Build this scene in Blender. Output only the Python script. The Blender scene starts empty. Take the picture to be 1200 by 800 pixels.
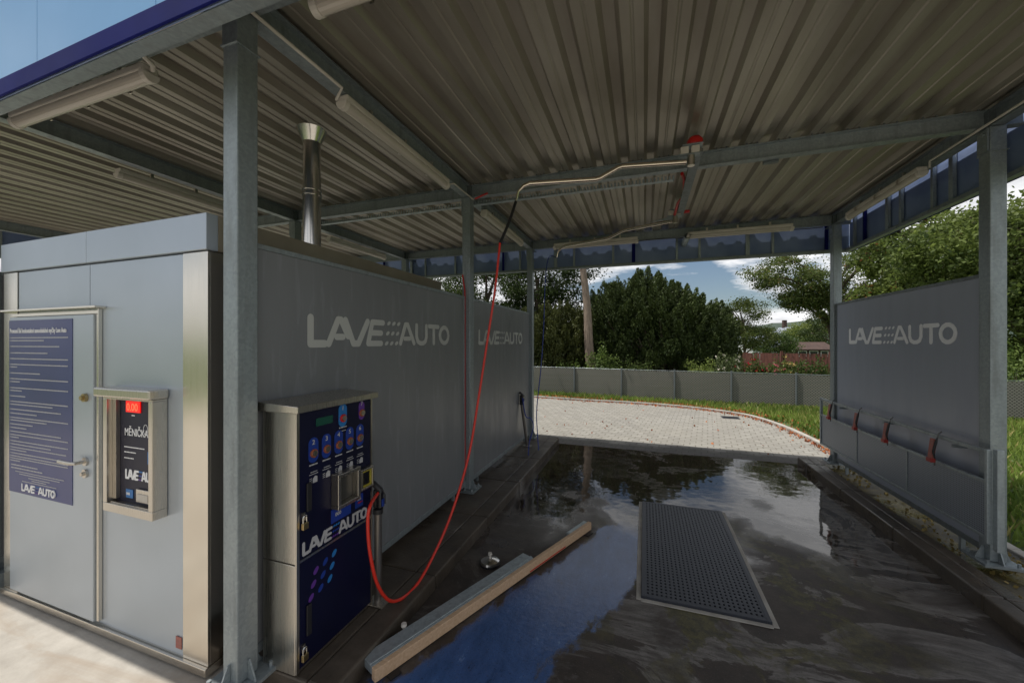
import bpy, math, random
import numpy as np
from mathutils import Vector, Matrix
random.seed(7); rng = np.random.default_rng(7)
S = bpy.context.scene; C = S.collection
R = math.radians
# ---------------------------------------------------------------- placing
EYE = 1.82; YAW = R(19.0); FPX = 450.0
cs, sn = math.cos(YAW), math.sin(YAW)
def at(px, Z, h=0.0):
    """point at depth Z metres on the bearing of a column of the survey picture"""
    X = (px-600)/FPX*Z
    return Vector((X*cs-Z*sn, X*sn+Z*cs, h))
def hz(py, Z): return EYE-(py-401)*Z/FPX
# ---------------------------------------------------------------- materials
def mat(name, col=(.5,.5,.5), rough=.5, metal=0., spec=.5):
    m = bpy.data.materials.new(name); m.use_nodes = True
    n = m.node_tree.nodes; l = m.node_tree.links
    b = n['Principled BSDF']
    b.inputs['Base Color'].default_value = (*col, 1); b.inputs['Roughness'].default_value = rough
    b.inputs['Metallic'].default_value = metal; b.inputs['Specular IOR Level'].default_value = spec
    return m, n, l, b
def N(n, t, **kw):
    x = n.new(t)
    for k, v in kw.items():
        if k in x.inputs: x.inputs[k].default_value = v
        else: setattr(x, k, v)
    return x
def coords(n, l, scale=(1,1,1), rot=(0,0,0), kind='Object'):
    t = n.new('ShaderNodeTexCoord'); m = n.new('ShaderNodeMapping')
    m.inputs['Scale'].default_value = scale; m.inputs['Rotation'].default_value = rot
    l.new(t.outputs[kind], m.inputs['Vector']); return m.outputs['Vector']
def ramp(n, l, src, stops, interp='LINEAR'):
    r = n.new('ShaderNodeValToRGB'); r.color_ramp.interpolation = interp
    e = r.color_ramp.elements
    while len(e) < len(stops): e.new(.5)
    for i, (p, c) in enumerate(stops):
        e[i].position = p; e[i].color = (*c, 1) if len(c) == 3 else c
    l.new(src, r.inputs['Fac']); return r.outputs['Color']
def g(v): return (v, v, v)
def noise(n, l, vec, scale, detail=4, rough=.55, dist=0):
    x = N(n, 'ShaderNodeTexNoise', Scale=scale, Detail=detail, Roughness=rough, Distortion=dist)
    l.new(vec, x.inputs['Vector']); return x.outputs['Fac']
def mixc(n, l, fac, a, b, mode='MIX'):
    x = n.new('ShaderNodeMix'); x.data_type = 'RGBA'; x.blend_type = mode
    for s, v in ((x.inputs[0], fac), (x.inputs[6], a), (x.inputs[7], b)):
        if isinstance(v, bpy.types.NodeSocket): l.new(v, s)
        elif isinstance(v, tuple): s.default_value = (*v, 1) if len(v) == 3 else v
        else: s.default_value = v
    return x.outputs[2]
def math_(n, l, op, a, b=None, clamp=False):
    x = n.new('ShaderNodeMath'); x.operation = op; x.use_clamp = clamp
    for s, v in ((x.inputs[0], a), (x.inputs[1], b)):
        if v is None: continue
        if isinstance(v, bpy.types.NodeSocket): l.new(v, s)
        else: s.default_value = v
    return x.outputs[0]
def bump(n, l, b, h, strength=.3, dist=.01):
    x = N(n, 'ShaderNodeBump', Strength=strength, Distance=dist)
    l.new(h, x.inputs['Height']); l.new(x.outputs['Normal'], b.inputs['Normal'])
def mottled(name, c1, c2, scale, rough=(.4,.6), metal=0., bstr=.0, stretch=(1,1,1), bdist=.004, spec=.5, detail=5):
    m, n, l, b = mat(name, c1, rough[0], metal, spec)
    v = coords(n, l, stretch); f = noise(n, l, v, scale, detail)
    l.new(ramp(n, l, f, [(.35, c1), (.65, c2)]), b.inputs['Base Color'])
    l.new(ramp(n, l, noise(n, l, v, scale*.6, 3), [(.3, g(rough[0])), (.7, g(rough[1]))]), b.inputs['Roughness'])
    if bstr: bump(n, l, b, f, bstr, bdist)
    return m
M = {}
# galvanised steel with spangle
def galv(name, k=1., rust=False):
    m, n, l, b = mat(name, (.4,.4,.4), .45, .55)
    v = coords(n, l)
    vo = N(n, 'ShaderNodeTexVoronoi', Scale=70.); l.new(v, vo.inputs['Vector'])
    c = ramp(n, l, vo.outputs['Color'], [(.1, (.25*k,.285*k,.30*k)), (.9, (.31*k,.35*k,.365*k))])
    st = noise(n, l, coords(n, l, (6,6,.8)), 3, 5)
    c = mixc(n, l, ramp(n, l, st, [(.5, g(0)), (.72, g(.55))]), c, (.20*k,.215*k,.215*k))
    l.new(c, b.inputs['Base Color'])
    l.new(ramp(n, l, st, [(.3, g(.38)), (.7, g(.6))]), b.inputs['Roughness'])
    return m
M['galv'] = galv('galvanised_steel'); M['galv_light'] = galv('light_galvanised_steel', 1.35)
M['galv_dull'] = galv('dull_galvanised_steel', .62)
def brushed(name, col, r0=.265, r1=.30, sc=(90,90,1.2), bs=.012):
    m, n, l, b = mat(name, col, .3, 1.)
    v = coords(n, l, sc); f = noise(n, l, v, 3, 3)
    l.new(ramp(n, l, f, [(.3, g(r0)), (.7, g(r1))]), b.inputs['Roughness'])
    sm = noise(n, l, coords(n, l), 2.2, 4)
    l.new(mixc(n, l, ramp(n, l, sm, [(.4, g(0)), (.75, g(.5))]), col, tuple(x*.8 for x in col)), b.inputs['Base Color'])
    return m
M['steel'] = brushed('brushed_stainless_steel', (.60,.56,.50))
M['steel_trim'] = brushed('brushed_trim_steel', (.74,.69,.61), .20, .26, (60,60,1.2))
M['chrome'] = mat('polished_steel', (.68,.66,.63), .2, 1.)[0]
M['pipe'] = mat('polished_pipe_steel', (.75,.66,.56), .16, 1.)[0]
M['cabin'] = mottled('grey_blue_cabin_sheet', (.40,.45,.50), (.44,.49,.545), 1.3, (.28,.38), .5, 0)
M['trim_brown'] = mottled('brownish_galvanised_trim', (.22,.19,.14), (.27,.24,.18), 3, (.5,.65), .2)
def splash_mat(name, base, dirt):
    m, n, l, b = mat(name, base, .4, .1)
    v = coords(n, l)
    a = noise(n, l, coords(n, l, (1,3,.6)), 1.6, 6)
    c = mixc(n, l, ramp(n, l, a, [(.42, g(0)), (.7, g(.5))]), base, dirt)
    # dried water runs and wiped marks low on the sheet
    w = noise(n, l, coords(n, l, (1,9,1.1)), 2.0, 6, .6, .6)
    c = mixc(n, l, ramp(n, l, w, [(.56, g(0)), (.64, g(.20)), (.74, g(.03))]), c, (.33,.35,.38))
    l.new(c, b.inputs['Base Color'])
    l.new(ramp(n, l, a, [(.3, g(.30)), (.7, g(.46))]), b.inputs['Roughness'])
    return m
M['splash'] = splash_mat('grey_splash_sheet', (.195,.203,.213), (.165,.172,.18))
M['splash_r'] = splash_mat('grey_blue_splash_sheet', (.33,.36,.43), (.28,.305,.37))
M['logo_wall'] = mat('pale_grey_lettering', (.46,.47,.45), .5)[0]
M['logo_pale'] = mat('pale_lettering', (.85,.86,.88), .5)[0]
M['lance_steel'] = mat('dull_steel_tube', (.20,.185,.17), .3, .8)[0]
M['deck'] = mottled('galvanised_roof_sheet', (.26,.232,.188), (.40,.37,.315), 1.6, (.32,.5), .55, 0, (1.6,.35,1))
M['navy'] = mottled('navy_paint', (.003,.006,.10), (.004,.008,.13), 3, (.55,.7), spec=.15)
M['kiosk_blue'] = mottled('dark_navy_foil', (.003,.004,.020), (.004,.005,.028), 3, (.32,.45), spec=.3)
M['poster'] = mottled('poster_blue_foil', (.035,.045,.15), (.042,.055,.18), 2, (.3,.4))
M['skyblue'] = mottled('light_blue_fascia_paint', (.18,.40,.70), (.21,.44,.75), 1.5, (.3,.42), .1)
M['white'] = mat('white_print', (.78,.78,.78), .5)[0]; M['print'] = mat('dull_white_print', (.40,.40,.42), .5)[0]
M['offwhite'] = mottled('weathered_white_plastic', (.52,.48,.42), (.62,.58,.52), 3, (.35,.5))
m, n, l, b = mat('milky_diffuser', (.58,.53,.46), .22); b.inputs['Transmission Weight'].default_value = .15; M['diffuser'] = m
M['black'] = mat('black_rubber', (.012,.012,.014), .5)[0]
M['blackgloss'] = mat('black_gloss_plastic', (.01,.01,.012), .2)[0]
M['red'] = mat('red_rubber_hose', (.62,.03,.015), .35)[0]
M['redpaint'] = mat('red_paint', (.50,.015,.012), .4)[0]
M['bluehose'] = mat('blue_rubber_hose', (.012,.04,.30), .35)[0]
M['lock_plate'] = mat('dark_steel_plate', (.10,.10,.095), .35, .7)[0]
M['jaw_red'] = mat('dull_red_plastic', (.32,.03,.025), .5)[0]
M['brass'] = mat('worn_brass', (.42,.33,.17), .35, 1.)[0]
M['blue_btn'] = mat('blue_print', (.008,.035,.24), .4)[0]
M['cyan_btn'] = mat('light_blue_print', (.015,.15,.42), .4)[0]
M['purple'] = mat('purple_print', (.10,.03,.24), .4)[0]
M['orange'] = mat('orange_button_ring', (.28,.085,.04), .4)[0]
M['lcd'] = mat('green_display', (.01,.07,.05), .25)[0]
M['yellow'] = mat('yellow_surround', (.34,.29,.03), .4)[0]
m, n, l, b = mat('red_led', (.6,.01,.01), .4); b.inputs['Emission Color'].default_value = (1,.01,.005,1); b.inputs['Emission Strength'].default_value = .75; M['led'] = m
m, n, l, b = mat('red_led_digits', (.6,.01,.01), .4); b.inputs['Emission Color'].default_value = (1,.12,.05,1); b.inputs['Emission Strength'].default_value = 1.5; M['led_digit'] = m
M['rustred'] = mottled('red_brown_rubber', (.42,.12,.09), (.26,.12,.10), 60, (.5,.7))
M['tan'] = mottled('tan_timber', (.50,.33,.20), (.60,.42,.27), 5, (.55,.7), 0, .3, (1,14,14))
M['fasciaback'] = None
m, n, l, b = mat('fascia_sheet_back', (.16,.19,.30), .35, .15)
v = coords(n, l, (1,1,1)); f = noise(n, l, v, 2.0, 4)
l.new(ramp(n, l, f, [(.35, (.19,.26,.46)), (.65, (.30,.38,.58))]), b.inputs['Base Color'])
tr = N(n, 'ShaderNodeBsdfTranslucent'); tr.inputs['Color'].default_value = (.34,.44,.75,1)
mx = N(n, 'ShaderNodeMixShader'); mx.inputs[0].default_value = .15
l.new(b.outputs[0], mx.inputs[1]); l.new(tr.outputs[0], mx.inputs[2]); l.new(mx.outputs[0], n['Material Output'].inputs['Surface'])
M['fasciaback'] = m
# ground materials
m, n, l, b = mat('sunlit_forecourt_concrete', (.4,.36,.3), .8)
v = coords(n, l)
c = ramp(n, l, noise(n, l, v, 2.3, 8, .65), [(.3, (.28,.255,.22)), (.7, (.50,.47,.42))])
c = mixc(n, l, ramp(n, l, noise(n, l, coords(n, l, (.5,2.5,1)), 2, 6, .6, .8), [(.5, g(0)), (.68, g(.7))]), c, (.30,.24,.18))
l.new(c, b.inputs['Base Color']); bump(n, l, b, noise(n, l, v, 60, 5), .4, .004); M['concrete'] = m

m, n, l, b = mat('wet_bay_concrete', (.05,.05,.05), .5)
v = coords(n, l)
base = ramp(n, l, noise(n, l, v, 5, 9, .7), [(.3, (.018,.013,.010)), (.7, (.058,.043,.033))])
# grey silt tongues left by the run-off, mostly towards the open side
sw = noise(n, l, coords(n, l, (1.0,1.5,1), (0,0,R(30))), .9, 12, .66, .9)
gr = noise(n, l, coords(n, l, (1,7,1), (0,0,R(32))), 6, 8, .75, .4)
sep = n.new('ShaderNodeSeparateXYZ'); l.new(v, sep.inputs[0])
silt = math_(n, l, 'MULTIPLY', ramp(n, l, sw, [(.495, g(0)), (.515, g(1)), (.56, g(.6)), (.62, g(0))]),
             ramp(n, l, math_(n, l, 'MULTIPLY_ADD', sep.outputs['X'], .45), [(.28, g(.3)), (.5, g(1))]))
silt = math_(n, l, 'MULTIPLY', silt, ramp(n, l, gr, [(.35, g(.25)), (.6, g(1))]))
base = mixc(n, l, silt, base, (.20,.185,.17))
# moss and mud around the gully
ms = noise(n, l, v, 2.1, 7, .65, .8)
d = N(n, 'ShaderNodeVectorMath'); d.operation = 'DISTANCE'; l.new(v, d.inputs[0]); d.inputs[1].default_value = (.45,3.3,0)
mm = math_(n, l, 'MULTIPLY', ramp(n, l, ms, [(.50, g(0)), (.53, g(.9))]), ramp(n, l, math_(n, l, 'MULTIPLY', d.outputs['Value'], .5), [(.35, g(1)), (.7, g(0))]))
base = mixc(n, l, mm, base, mixc(n, l, ramp(n, l, noise(n, l, v, 14, 8, .75), [(.4, g(0)), (.6, g(1))]), (.022,.022,.008), (.10,.085,.022)))
# blue reflection painted into the floor colour, from the gully towards the left kerb
p0, p1 = Vector((-.05,3.75,0)), Vector((-1.0,1.75,0)); ax = (p1-p0).normalized(); nx = Vector((-ax.y, ax.x, 0))
def dotn(vec):
    x = N(n, 'ShaderNodeVectorMath'); x.operation = 'DOT_PRODUCT'; l.new(v, x.inputs[0]); x.inputs[1].default_value = vec; return x.outputs['Value']
along = math_(n, l, 'SUBTRACT', dotn(ax), p0.dot(ax)); across = math_(n, l, 'ABSOLUTE', math_(n, l, 'SUBTRACT', dotn(nx), p0.dot(nx)))
nn = noise(n, l, coords(n, l, (1,.5,1), (0,0,R(-24))), 2.0, 14, .70, .15)
acr = math_(n, l, 'ADD', across, math_(n, l, 'MULTIPLY', math_(n, l, 'SUBTRACT', nn, .5), .72))
refl_mask = math_(n, l, 'MULTIPLY', ramp(n, l, acr, [(.27, g(1)), (.31, g(0))]), ramp(n, l, math_(n, l, 'ADD', along, .3), [(.05, g(0)), (.3, g(1))]))
refl_blue = ramp(n, l, noise(n, l, coords(n, l, (1,.4,1), (0,0,R(-24))), 9, 14, .78, .1), [(.33, (.012,.024,.055)), (.39, (.030,.072,.19)), (.60, (.048,.108,.27)), (.67, (.17,.26,.42))])
base = mixc(n, l, refl_mask, base, refl_blue)
# grit
base = mixc(n, l, ramp(n, l, noise(n, l, v, 130, 3, .6), [(.62, g(0)), (.70, g(.6))]), base, (.16,.15,.135))
base = mixc(n, l, ramp(n, l, noise(n, l, v, 75, 4, .7), [(.33, g(.7)), (.42, g(0))]), base, (.008,.008,.008))
l.new(base, b.inputs['Base Color'])
# standing water: mirror-like at the far half, damp elsewhere
pn = noise(n, l, v, .75, 5, .55, .3)
yy = math_(n, l, 'MULTIPLY_ADD', sep.outputs['Y'], .13); n_ = yy.node; n_.inputs[2].default_value = -.53
wet = math_(n, l, 'ADD', pn, yy, True)
l.new(mixc(n, l, refl_mask, ramp(n, l, wet, [(.40, g(.60)), (.49, g(.34)), (.525, g(.035))]), g(.09)), b.inputs['Roughness'])
hh = mixc(n, l, ramp(n, l, wet, [(.46, g(0)), (.54, g(1))]), noise(n, l, v, 22, 8, .7), noise(n, l, v, 3.5, 2))
bump(n, l, b, hh, .35, .008); b.inputs['Specular IOR Level'].default_value = .6; b.inputs['Coat Weight'].default_value = .08
l.new(ramp(n, l, wet, [(.42, g(.5)), (.5, g(.03))]), b.inputs['Coat Roughness'])
M['wet'] = m
m, n, l, b = mat('damp_kerb_concrete', (.07,.06,.05), .5)
v = coords(n, l)
l.new(ramp(n, l, noise(n, l, v, 4, 8, .7), [(.3, (.035,.028,.022)), (.55, (.075,.06,.045)), (.75, (.11,.09,.07))]), b.inputs['Base Color'])
l.new(ramp(n, l, noise(n, l, v, 1.8, 4), [(.4, g(.25)), (.6, g(.6))]), b.inputs['Roughness'])
bump(n, l, b, noise(n, l, v, 35, 6), .45, .006); M['kerb_wet'] = m
m, n, l, b = mat('mossy_puddle_strip', (.07,.06,.03), .3)
v = coords(n, l); a = noise(n, l, v, 2.4, 8, .7, .5)
l.new(ramp(n, l, a, [(.35, (.03,.03,.03)), (.5, (.075,.062,.03)), (.62, (.14,.11,.04)), (.8, (.06,.06,.025))]), b.inputs['Base Color'])
l.new(ramp(n, l, noise(n, l, v, 1.3, 3), [(.42, g(.05)), (.55, g(.6))]), b.inputs['Roughness'])
bump(n, l, b, noise(n, l, v, 25, 6), .3, .01); M['moss'] = m
m, n, l, b = mat('interlocking_grey_pavers', (.3,.28,.26), .85)
v = coords(n, l, (1,1,1), (0,0,R(8)))
wv = noise(n, l, v, 3.0, 2)
br = N(n, 'ShaderNodeTexBrick', Scale=1.0); br.inputs['Brick Width'].default_value = .19; br.inputs['Row Height'].default_value = .145
br.inputs['Mortar Size'].default_value = .011; br.inputs['Mortar Smooth'].default_value = .4; br.inputs['Bias'].default_value = .1
l.new(v, br.inputs['Vector'])
br.inputs['Color1'].default_value = (.215,.207,.19,1); br.inputs['Color2'].default_value = (.30,.29,.265,1); br.inputs['Mortar'].default_value = (.13,.12,.10,1)
c = mixc(n, l, ramp(n, l, noise(n, l, v, .8, 8, .7), [(.3, g(0)), (.7, g(.6))]), br.outputs['Color'], (.25,.235,.20))
c = mixc(n, l, ramp(n, l, noise(n, l, v, 9, 5, .7), [(.55, g(0)), (.75, g(.5))]), c, (.40,.38,.34))
# roof shadow band painted darker into the paving just past the bay
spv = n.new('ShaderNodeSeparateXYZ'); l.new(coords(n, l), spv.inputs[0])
band_y = math_(n, l, 'ADD', spv.outputs['Y'], math_(n, l, 'MULTIPLY', noise(n, l, coords(n, l), 1.6, 6, .6), -.9))
shade_band = ramp(n, l, math_(n, l, 'MULTIPLY_ADD', band_y, .5), [(.33, g(.75)), (.48, g(0))]); dn = shade_band.node.inputs['Fac'].links[0].from_node; dn.inputs[2].default_value = -3.0
c = mixc(n, l, shade_band, c, (.035,.032,.030))
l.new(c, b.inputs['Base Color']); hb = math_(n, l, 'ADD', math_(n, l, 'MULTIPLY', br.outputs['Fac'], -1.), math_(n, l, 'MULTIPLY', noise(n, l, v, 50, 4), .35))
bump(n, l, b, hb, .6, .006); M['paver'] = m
M['kerbstone'] = mottled('pale_kerb_concrete', (.30,.28,.25), (.42,.40,.36), 6, (.8,.9), 0, .3)
m, n, l, b = mat('grass_soil', (.06,.09,.03), .95)
v = coords(n, l)
l.new(ramp(n, l, noise(n, l, v, .6, 8, .7), [(.3, (.045,.075,.018)), (.55, (.075,.11,.03)), (.75, (.12,.12,.05))]), b.inputs['Base Color']); M['soil'] = m
def leafmat(name, trans=.45, rough=.5):
    m, n, l, b = mat(name, (.08,.12,.03), rough, 0, .3)
    a = n.new('ShaderNodeAttribute'); a.attribute_name = 'tint'
    l.new(a.outputs['Color'], b.inputs['Base Color'])
    t = n.new('ShaderNodeBsdfTranslucent'); l.new(a.outputs['Color'], t.inputs['Color'])
    x = n.new('ShaderNodeMixShader'); x.inputs[0].default_value = trans
    l.new(b.outputs[0], x.inputs[1]); l.new(t.outputs[0], x.inputs[2]); l.new(x.outputs[0], n['Material Output'].inputs['Surface'])
    return m
M['leaf'] = leafmat('leaf_foliage'); M['needle'] = leafmat('yew_needle_foliage', .12, .55); M['petal'] = leafmat('petal', .3); M['dryleaf'] = leafmat('dry_leaf', .1, .8)
M['bark'] = mottled('brown_bark', (.055,.04,.03), (.12,.09,.065), 6, (.85,.95), 0, .8, (3,3,.7), .03)
M['bark_pale'] = mottled('pale_bark', (.16,.12,.09), (.27,.21,.16), 6, (.85,.95), 0, .7, (3,3,.6), .03)
m, n, l, b = mat('grey_windbreak_mesh', (.17,.17,.15), .75)
v = coords(n, l)
sp = n.new('ShaderNodeSeparateXYZ'); l.new(v, sp.inputs[0])
def fr(x):
    return math_(n, l, 'ABSOLUTE', math_(n, l, 'SUBTRACT', math_(n, l, 'FRACT', math_(n, l, 'MULTIPLY', x, 14.)), .5))
q = math_(n, l, 'MAXIMUM', fr(math_(n, l, 'ADD', sp.outputs['X'], sp.outputs['Z'])), fr(math_(n, l, 'SUBTRACT', sp.outputs['X'], sp.outputs['Z'])))
c = ramp(n, l, q, [(.30, (.06,.06,.05)), (.42, (.24,.235,.20))])
c = mixc(n, l, ramp(n, l, noise(n, l, coords(n, l, (.3,1,6)), 2.0, 5), [(.4, g(0)), (.7, g(.5))]), c, (.115,.12,.09))
l.new(c, b.inputs['Base Color']); M['windbreak'] = m
M['redwall'] = mottled('red_brown_boards', (.085,.03,.025), (.17,.065,.05), 3, (.8,.9), 0, .3, (6,6,.6))
M['plaster'] = mottled('white_plaster', (.62,.64,.66), (.72,.73,.74), 3, (.8,.9))
M['rooftile'] = mottled('brown_roof', (.05,.03,.026), (.085,.05,.04), 5, (.7,.9))
M['greyroof'] = mottled('blue_grey_roof', (.20,.23,.28), (.28,.31,.36), 4, (.5,.7))
M['glass'] = mat('dark_window_glass', (.02,.025,.03), .05)[0]
m, n, l, b = mat('wooded_hill', (.05,.08,.04), .95)
v = coords(n, l)
l.new(ramp(n, l, noise(n, l, v, .08, 10, .75), [(.40, (.02,.038,.03)), (.55, (.05,.075,.05)), (.75, (.09,.11,.06))]), b.inputs['Base Color']); M['hill'] = m
# ---------------------------------------------------------------- mesh building
class MB:
    def __init__(s): s.v = []; s.f = []
    def add(s, vs, fs):
        o = len(s.v); s.v += [tuple(x) for x in vs]; s.f += [tuple(i+o for i in f) for f in fs]; return s
    def box(s, x0, x1, y0, y1, z0, z1):
        return s.add([(x0,y0,z0),(x1,y0,z0),(x1,y1,z0),(x0,y1,z0),(x0,y0,z1),(x1,y0,z1),(x1,y1,z1),(x0,y1,z1)],
                     [(3,2,1,0),(4,5,6,7),(0,1,5,4),(1,2,6,5),(2,3,7,6),(3,0,4,7)])
    def obox(s, p, q, w, h, up=(0,0,1)):
        """bar from p to q, width w sideways, height h along up"""
        p, q = Vector(p), Vector(q); a = (q-p).normalized(); up = Vector(up)
        sd = a.cross(up).normalized()*w/2; u2 = sd.cross(a).normalized()*h/2
        vs = [p-sd-u2, p+sd-u2, p+sd+u2, p-sd+u2, q-sd-u2, q+sd-u2, q+sd+u2, q-sd+u2]
        return s.add(vs, [(0,1,2,3),(7,6,5,4),(4,5,1,0),(5,6,2,1),(6,7,3,2),(7,4,0,3)])
    def tube(s, pts, r, seg=10, caps=True):
        pts = [Vector(p) for p in pts]; n_ = len(pts)
        rs = r if isinstance(r, (list, tuple)) else [r]*n_
        prev = None; rings = []
        for i, p in enumerate(pts):
            t = (pts[min(i+1, n_-1)]-pts[max(i-1, 0)]).normalized()
            if prev is None: prev = t.orthogonal().normalized()
            prev = (prev-t*prev.dot(t))
            if prev.length < 1e-5: prev = t.orthogonal()
            prev.normalize(); b2 = t.cross(prev)
            rings.append([p+(prev*math.cos(a)+b2*math.sin(a))*rs[i] for a in [2*math.pi*k/seg for k in range(seg)]])
        vs = [x for rg in rings for x in rg]; fs = []
        for i in range(n_-1):
            for k in range(seg):
                a, b_ = i*seg+k, i*seg+(k+1) % seg
                fs.append((a, b_, b_+seg, a+seg))
        if caps: fs += [tuple(range(seg))[::-1], tuple(range((n_-1)*seg, n_*seg))]
        return s.add(vs, fs)
    def prism(s, poly, o, ex, ey, ez, d0, d1):
        """polygon in plane (ex,ey) at origin o, extruded d0..d1 along ez"""
        o, ex, ey, ez = map(Vector, (o, ex, ey, ez)); k = len(poly)
        vs = [o+ex*a+ey*b_+ez*d0 for a, b_ in poly]+[o+ex*a+ey*b_+ez*d1 for a, b_ in poly]
        fs = [tuple(range(k))[::-1], tuple(range(k, 2*k))]+[(i, (i+1) % k, (i+1) % k+k, i+k) for i in range(k)]
        return s.add(vs, fs)
    def build(s, name, m, parent=None, bev=0, smooth=False, seg=2):
        me = bpy.data.meshes.new(name); me.from_pydata(s.v, [], s.f); me.update()
        import bmesh
        bm = bmesh.new(); bm.from_mesh(me); bmesh.ops.recalc_face_normals(bm, faces=bm.faces)
        for e in bm.edges:
            if len(e.link_faces) == 2 and e.calc_face_angle(0) > .7: e.smooth = False
        bm.to_mesh(me); bm.free()
        me.materials.append(M[m] if isinstance(m, str) else m)
        o = bpy.data.objects.new(name, me); C.objects.link(o)
        if parent: attach(o, parent)
        if bev:
            b_ = o.modifiers.new('bevel', 'BEVEL'); b_.width = bev; b_.segments = seg; b_.limit_method = 'ANGLE'
        if smooth:
            me.shade_smooth()
            for p in me.polygons: p.use_smooth = len(p.vertices) <= 4
        return o
def attach(o, parent):
    wp = Vector((0,0,0)); q = parent
    while q: wp += q.location; q = q.parent
    o.parent = parent; o.location = o.location-wp if o.location.length == 0 else o.location
    # geometry is written in world metres: cancel the parent's own place
def tag(o, label=None, cat=None, group=None, kind=None):
    if label: o['label'] = label
    if cat: o['category'] = cat
    if group: o['group'] = group
    if kind: o['kind'] = kind
    return o
def thing(name, loc, label, cat, group=None):
    o = bpy.data.objects.new(name, None); C.objects.link(o); o.location = loc; o.empty_display_size = .1
    return tag(o, label, cat, group)
def text_mesh(name, s, m, parent, o, ex, ey, size, depth=.0015, align='LEFT', squeeze=1.):
    cu = bpy.data.curves.new(name, 'FONT'); cu.body = s; cu.size = size; cu.extrude = depth/2; cu.align_x = align; cu.resolution_u = 3
    cu.offset = size*.012
    t = bpy.data.objects.new(name, cu); C.objects.link(t)
    bpy.context.view_layer.update()
    me = bpy.data.meshes.new_from_object(t); bpy.data.objects.remove(t); bpy.data.curves.remove(cu)
    ex, ey = Vector(ex).normalized(), Vector(ey).normalized(); ez = ex.cross(ey)
    mw = Matrix(((ex.x,ey.x,ez.x,o[0]),(ex.y,ey.y,ez.y,o[1]),(ex.z,ey.z,ez.z,o[2]),(0,0,0,1)))
    me.transform(Matrix.Diagonal((squeeze,1,1,1))); me.transform(mw)
    me.name = name; me.materials.clear(); me.materials.append(M[m])
    ob = bpy.data.objects.new(name, me); C.objects.link(ob)
    if parent: attach(ob, parent)
    return ob
# ---- the wash mark: LAVE, nine dots, AUTO, as rounded strokes
def capsule(a, b_, w, k=6):
    a, b_ = Vector(a), Vector(b_); d_ = (b_-a); ang = math.atan2(d_.y, d_.x)
    return [(b_.x+w*math.cos(ang-math.pi/2+math.pi*i/k), b_.y+w*math.sin(ang-math.pi/2+math.pi*i/k)) for i in range(k+1)] + \
           [(a.x+w*math.cos(ang+math.pi/2+math.pi*i/k), a.y+w*math.sin(ang+math.pi/2+math.pi*i/k)) for i in range(k+1)]
def logo(parent, o, ex, ey, W, H, m='logo_wall', dots=('logo_wall','logo_wall','logo_wall'), z0=.001):
    ez = Vector(ex).cross(Vector(ey)); mb = MB(); cnt = [0]
    w = H*.105
    def st(pts, wd=1.):
        for (a, b_) in zip(pts[:-1], pts[1:]):
            cnt[0] += 1
            P = [(q[0]*W, w+q[1]*(H-2*w)) for q in (a, b_)]
            mb.prism(capsule(P[0], P[1], w*wd), o, ex, ey, ez, z0, z0+.0012+.00012*cnt[0])
    st([(.010,1),(.010,0),(.072,0)], 1.12)                                   # L
    st([(.090,0),(.135,1),(.150,1),(.186,.32)], 1.08); st([(.128,.28),(.160,.28)], 1.0)  # A
    st([(.172,1),(.215,0),(.243,0),(.296,1)], 1.08)                         # V
    st([(.395,1),(.325,1),(.300,0),(.382,0)], 1.0); st([(.318,.5),(.382,.5)], 1.0)  # E
    st([(.522,0),(.562,1),(.580,1),(.634,0)], .95); st([(.556,.25),(.598,.25)], .85)   # A
    st([(.657,1),(.657,.35),(.668,.1),(.690,0),(.715,0),(.737,.1),(.748,.35),(.748,1)], .95)     # U
    st([(.775,1),(.870,1)], .95); st([(.822,1),(.822,0)], .95)              # T
    cx, rx = .937, .048
    st([(cx+rx*math.cos(a), .5+.5*math.sin(a)) for a in [2*math.pi*i/14 for i in range(15)]], .95)  # O
    lt = mb.build('lettering', m, parent)
    for j in range(3):
        db = MB()
        for i in range(3):
            c0 = ((.425+i*.036)*W+(.008*(2-j)-.012)*W*-1, w+(H-2*w)*(j*.5))
            poly = [(c0[0]+H*.085*math.cos(a)*1.15+H*.05*math.sin(a), c0[1]+H*.085*math.sin(a)) for a in [2*math.pi*q/10 for q in range(10)]]
            db.prism(poly, o, ex, ey, ez, z0, z0+.0012)
        db.build('dot_row', dots[j], parent)
    return lt
def greek(mb, o, ex, ey, x, y, length, h, z=.001):
    """a line of print too small to read"""
    ez = Vector(ex).cross(Vector(ey)); e = x+length
    while x < e:
        wl = min(random.uniform(1.6,6.5)*h*.62, e-x)
        if wl > h*.3: mb.prism([(x,y),(x+wl,y),(x+wl,y+h*random.uniform(.85,1.1)),(x,y+h*.95)], o, ex, ey, ez, z, z+.0006)
        x += wl+h*.36
# ================================================================ SETTING
def struct(name, mb, m, bev=0):
    o = mb.build(name, m, None, bev); o['kind'] = 'structure'; return o
UL, UR = -1.95, 2.59           # column lines of the bay
ROW = (1.41, 4.09, 6.70)
b_ = MB(); b_.add([(-700,-300,-.06),(700,-300,-.06),(700,900,-.06),(-700,900,-.06)], [(0,1,2,3)]); struct('ground', b_, 'soil')
b_ = MB(); b_.box(-12,-1.52,-7,6.82,-.2,0.0); b_.box(-1.52,9,-7,1.30,-.2,0.0); struct('forecourt', b_, 'concrete')
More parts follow.
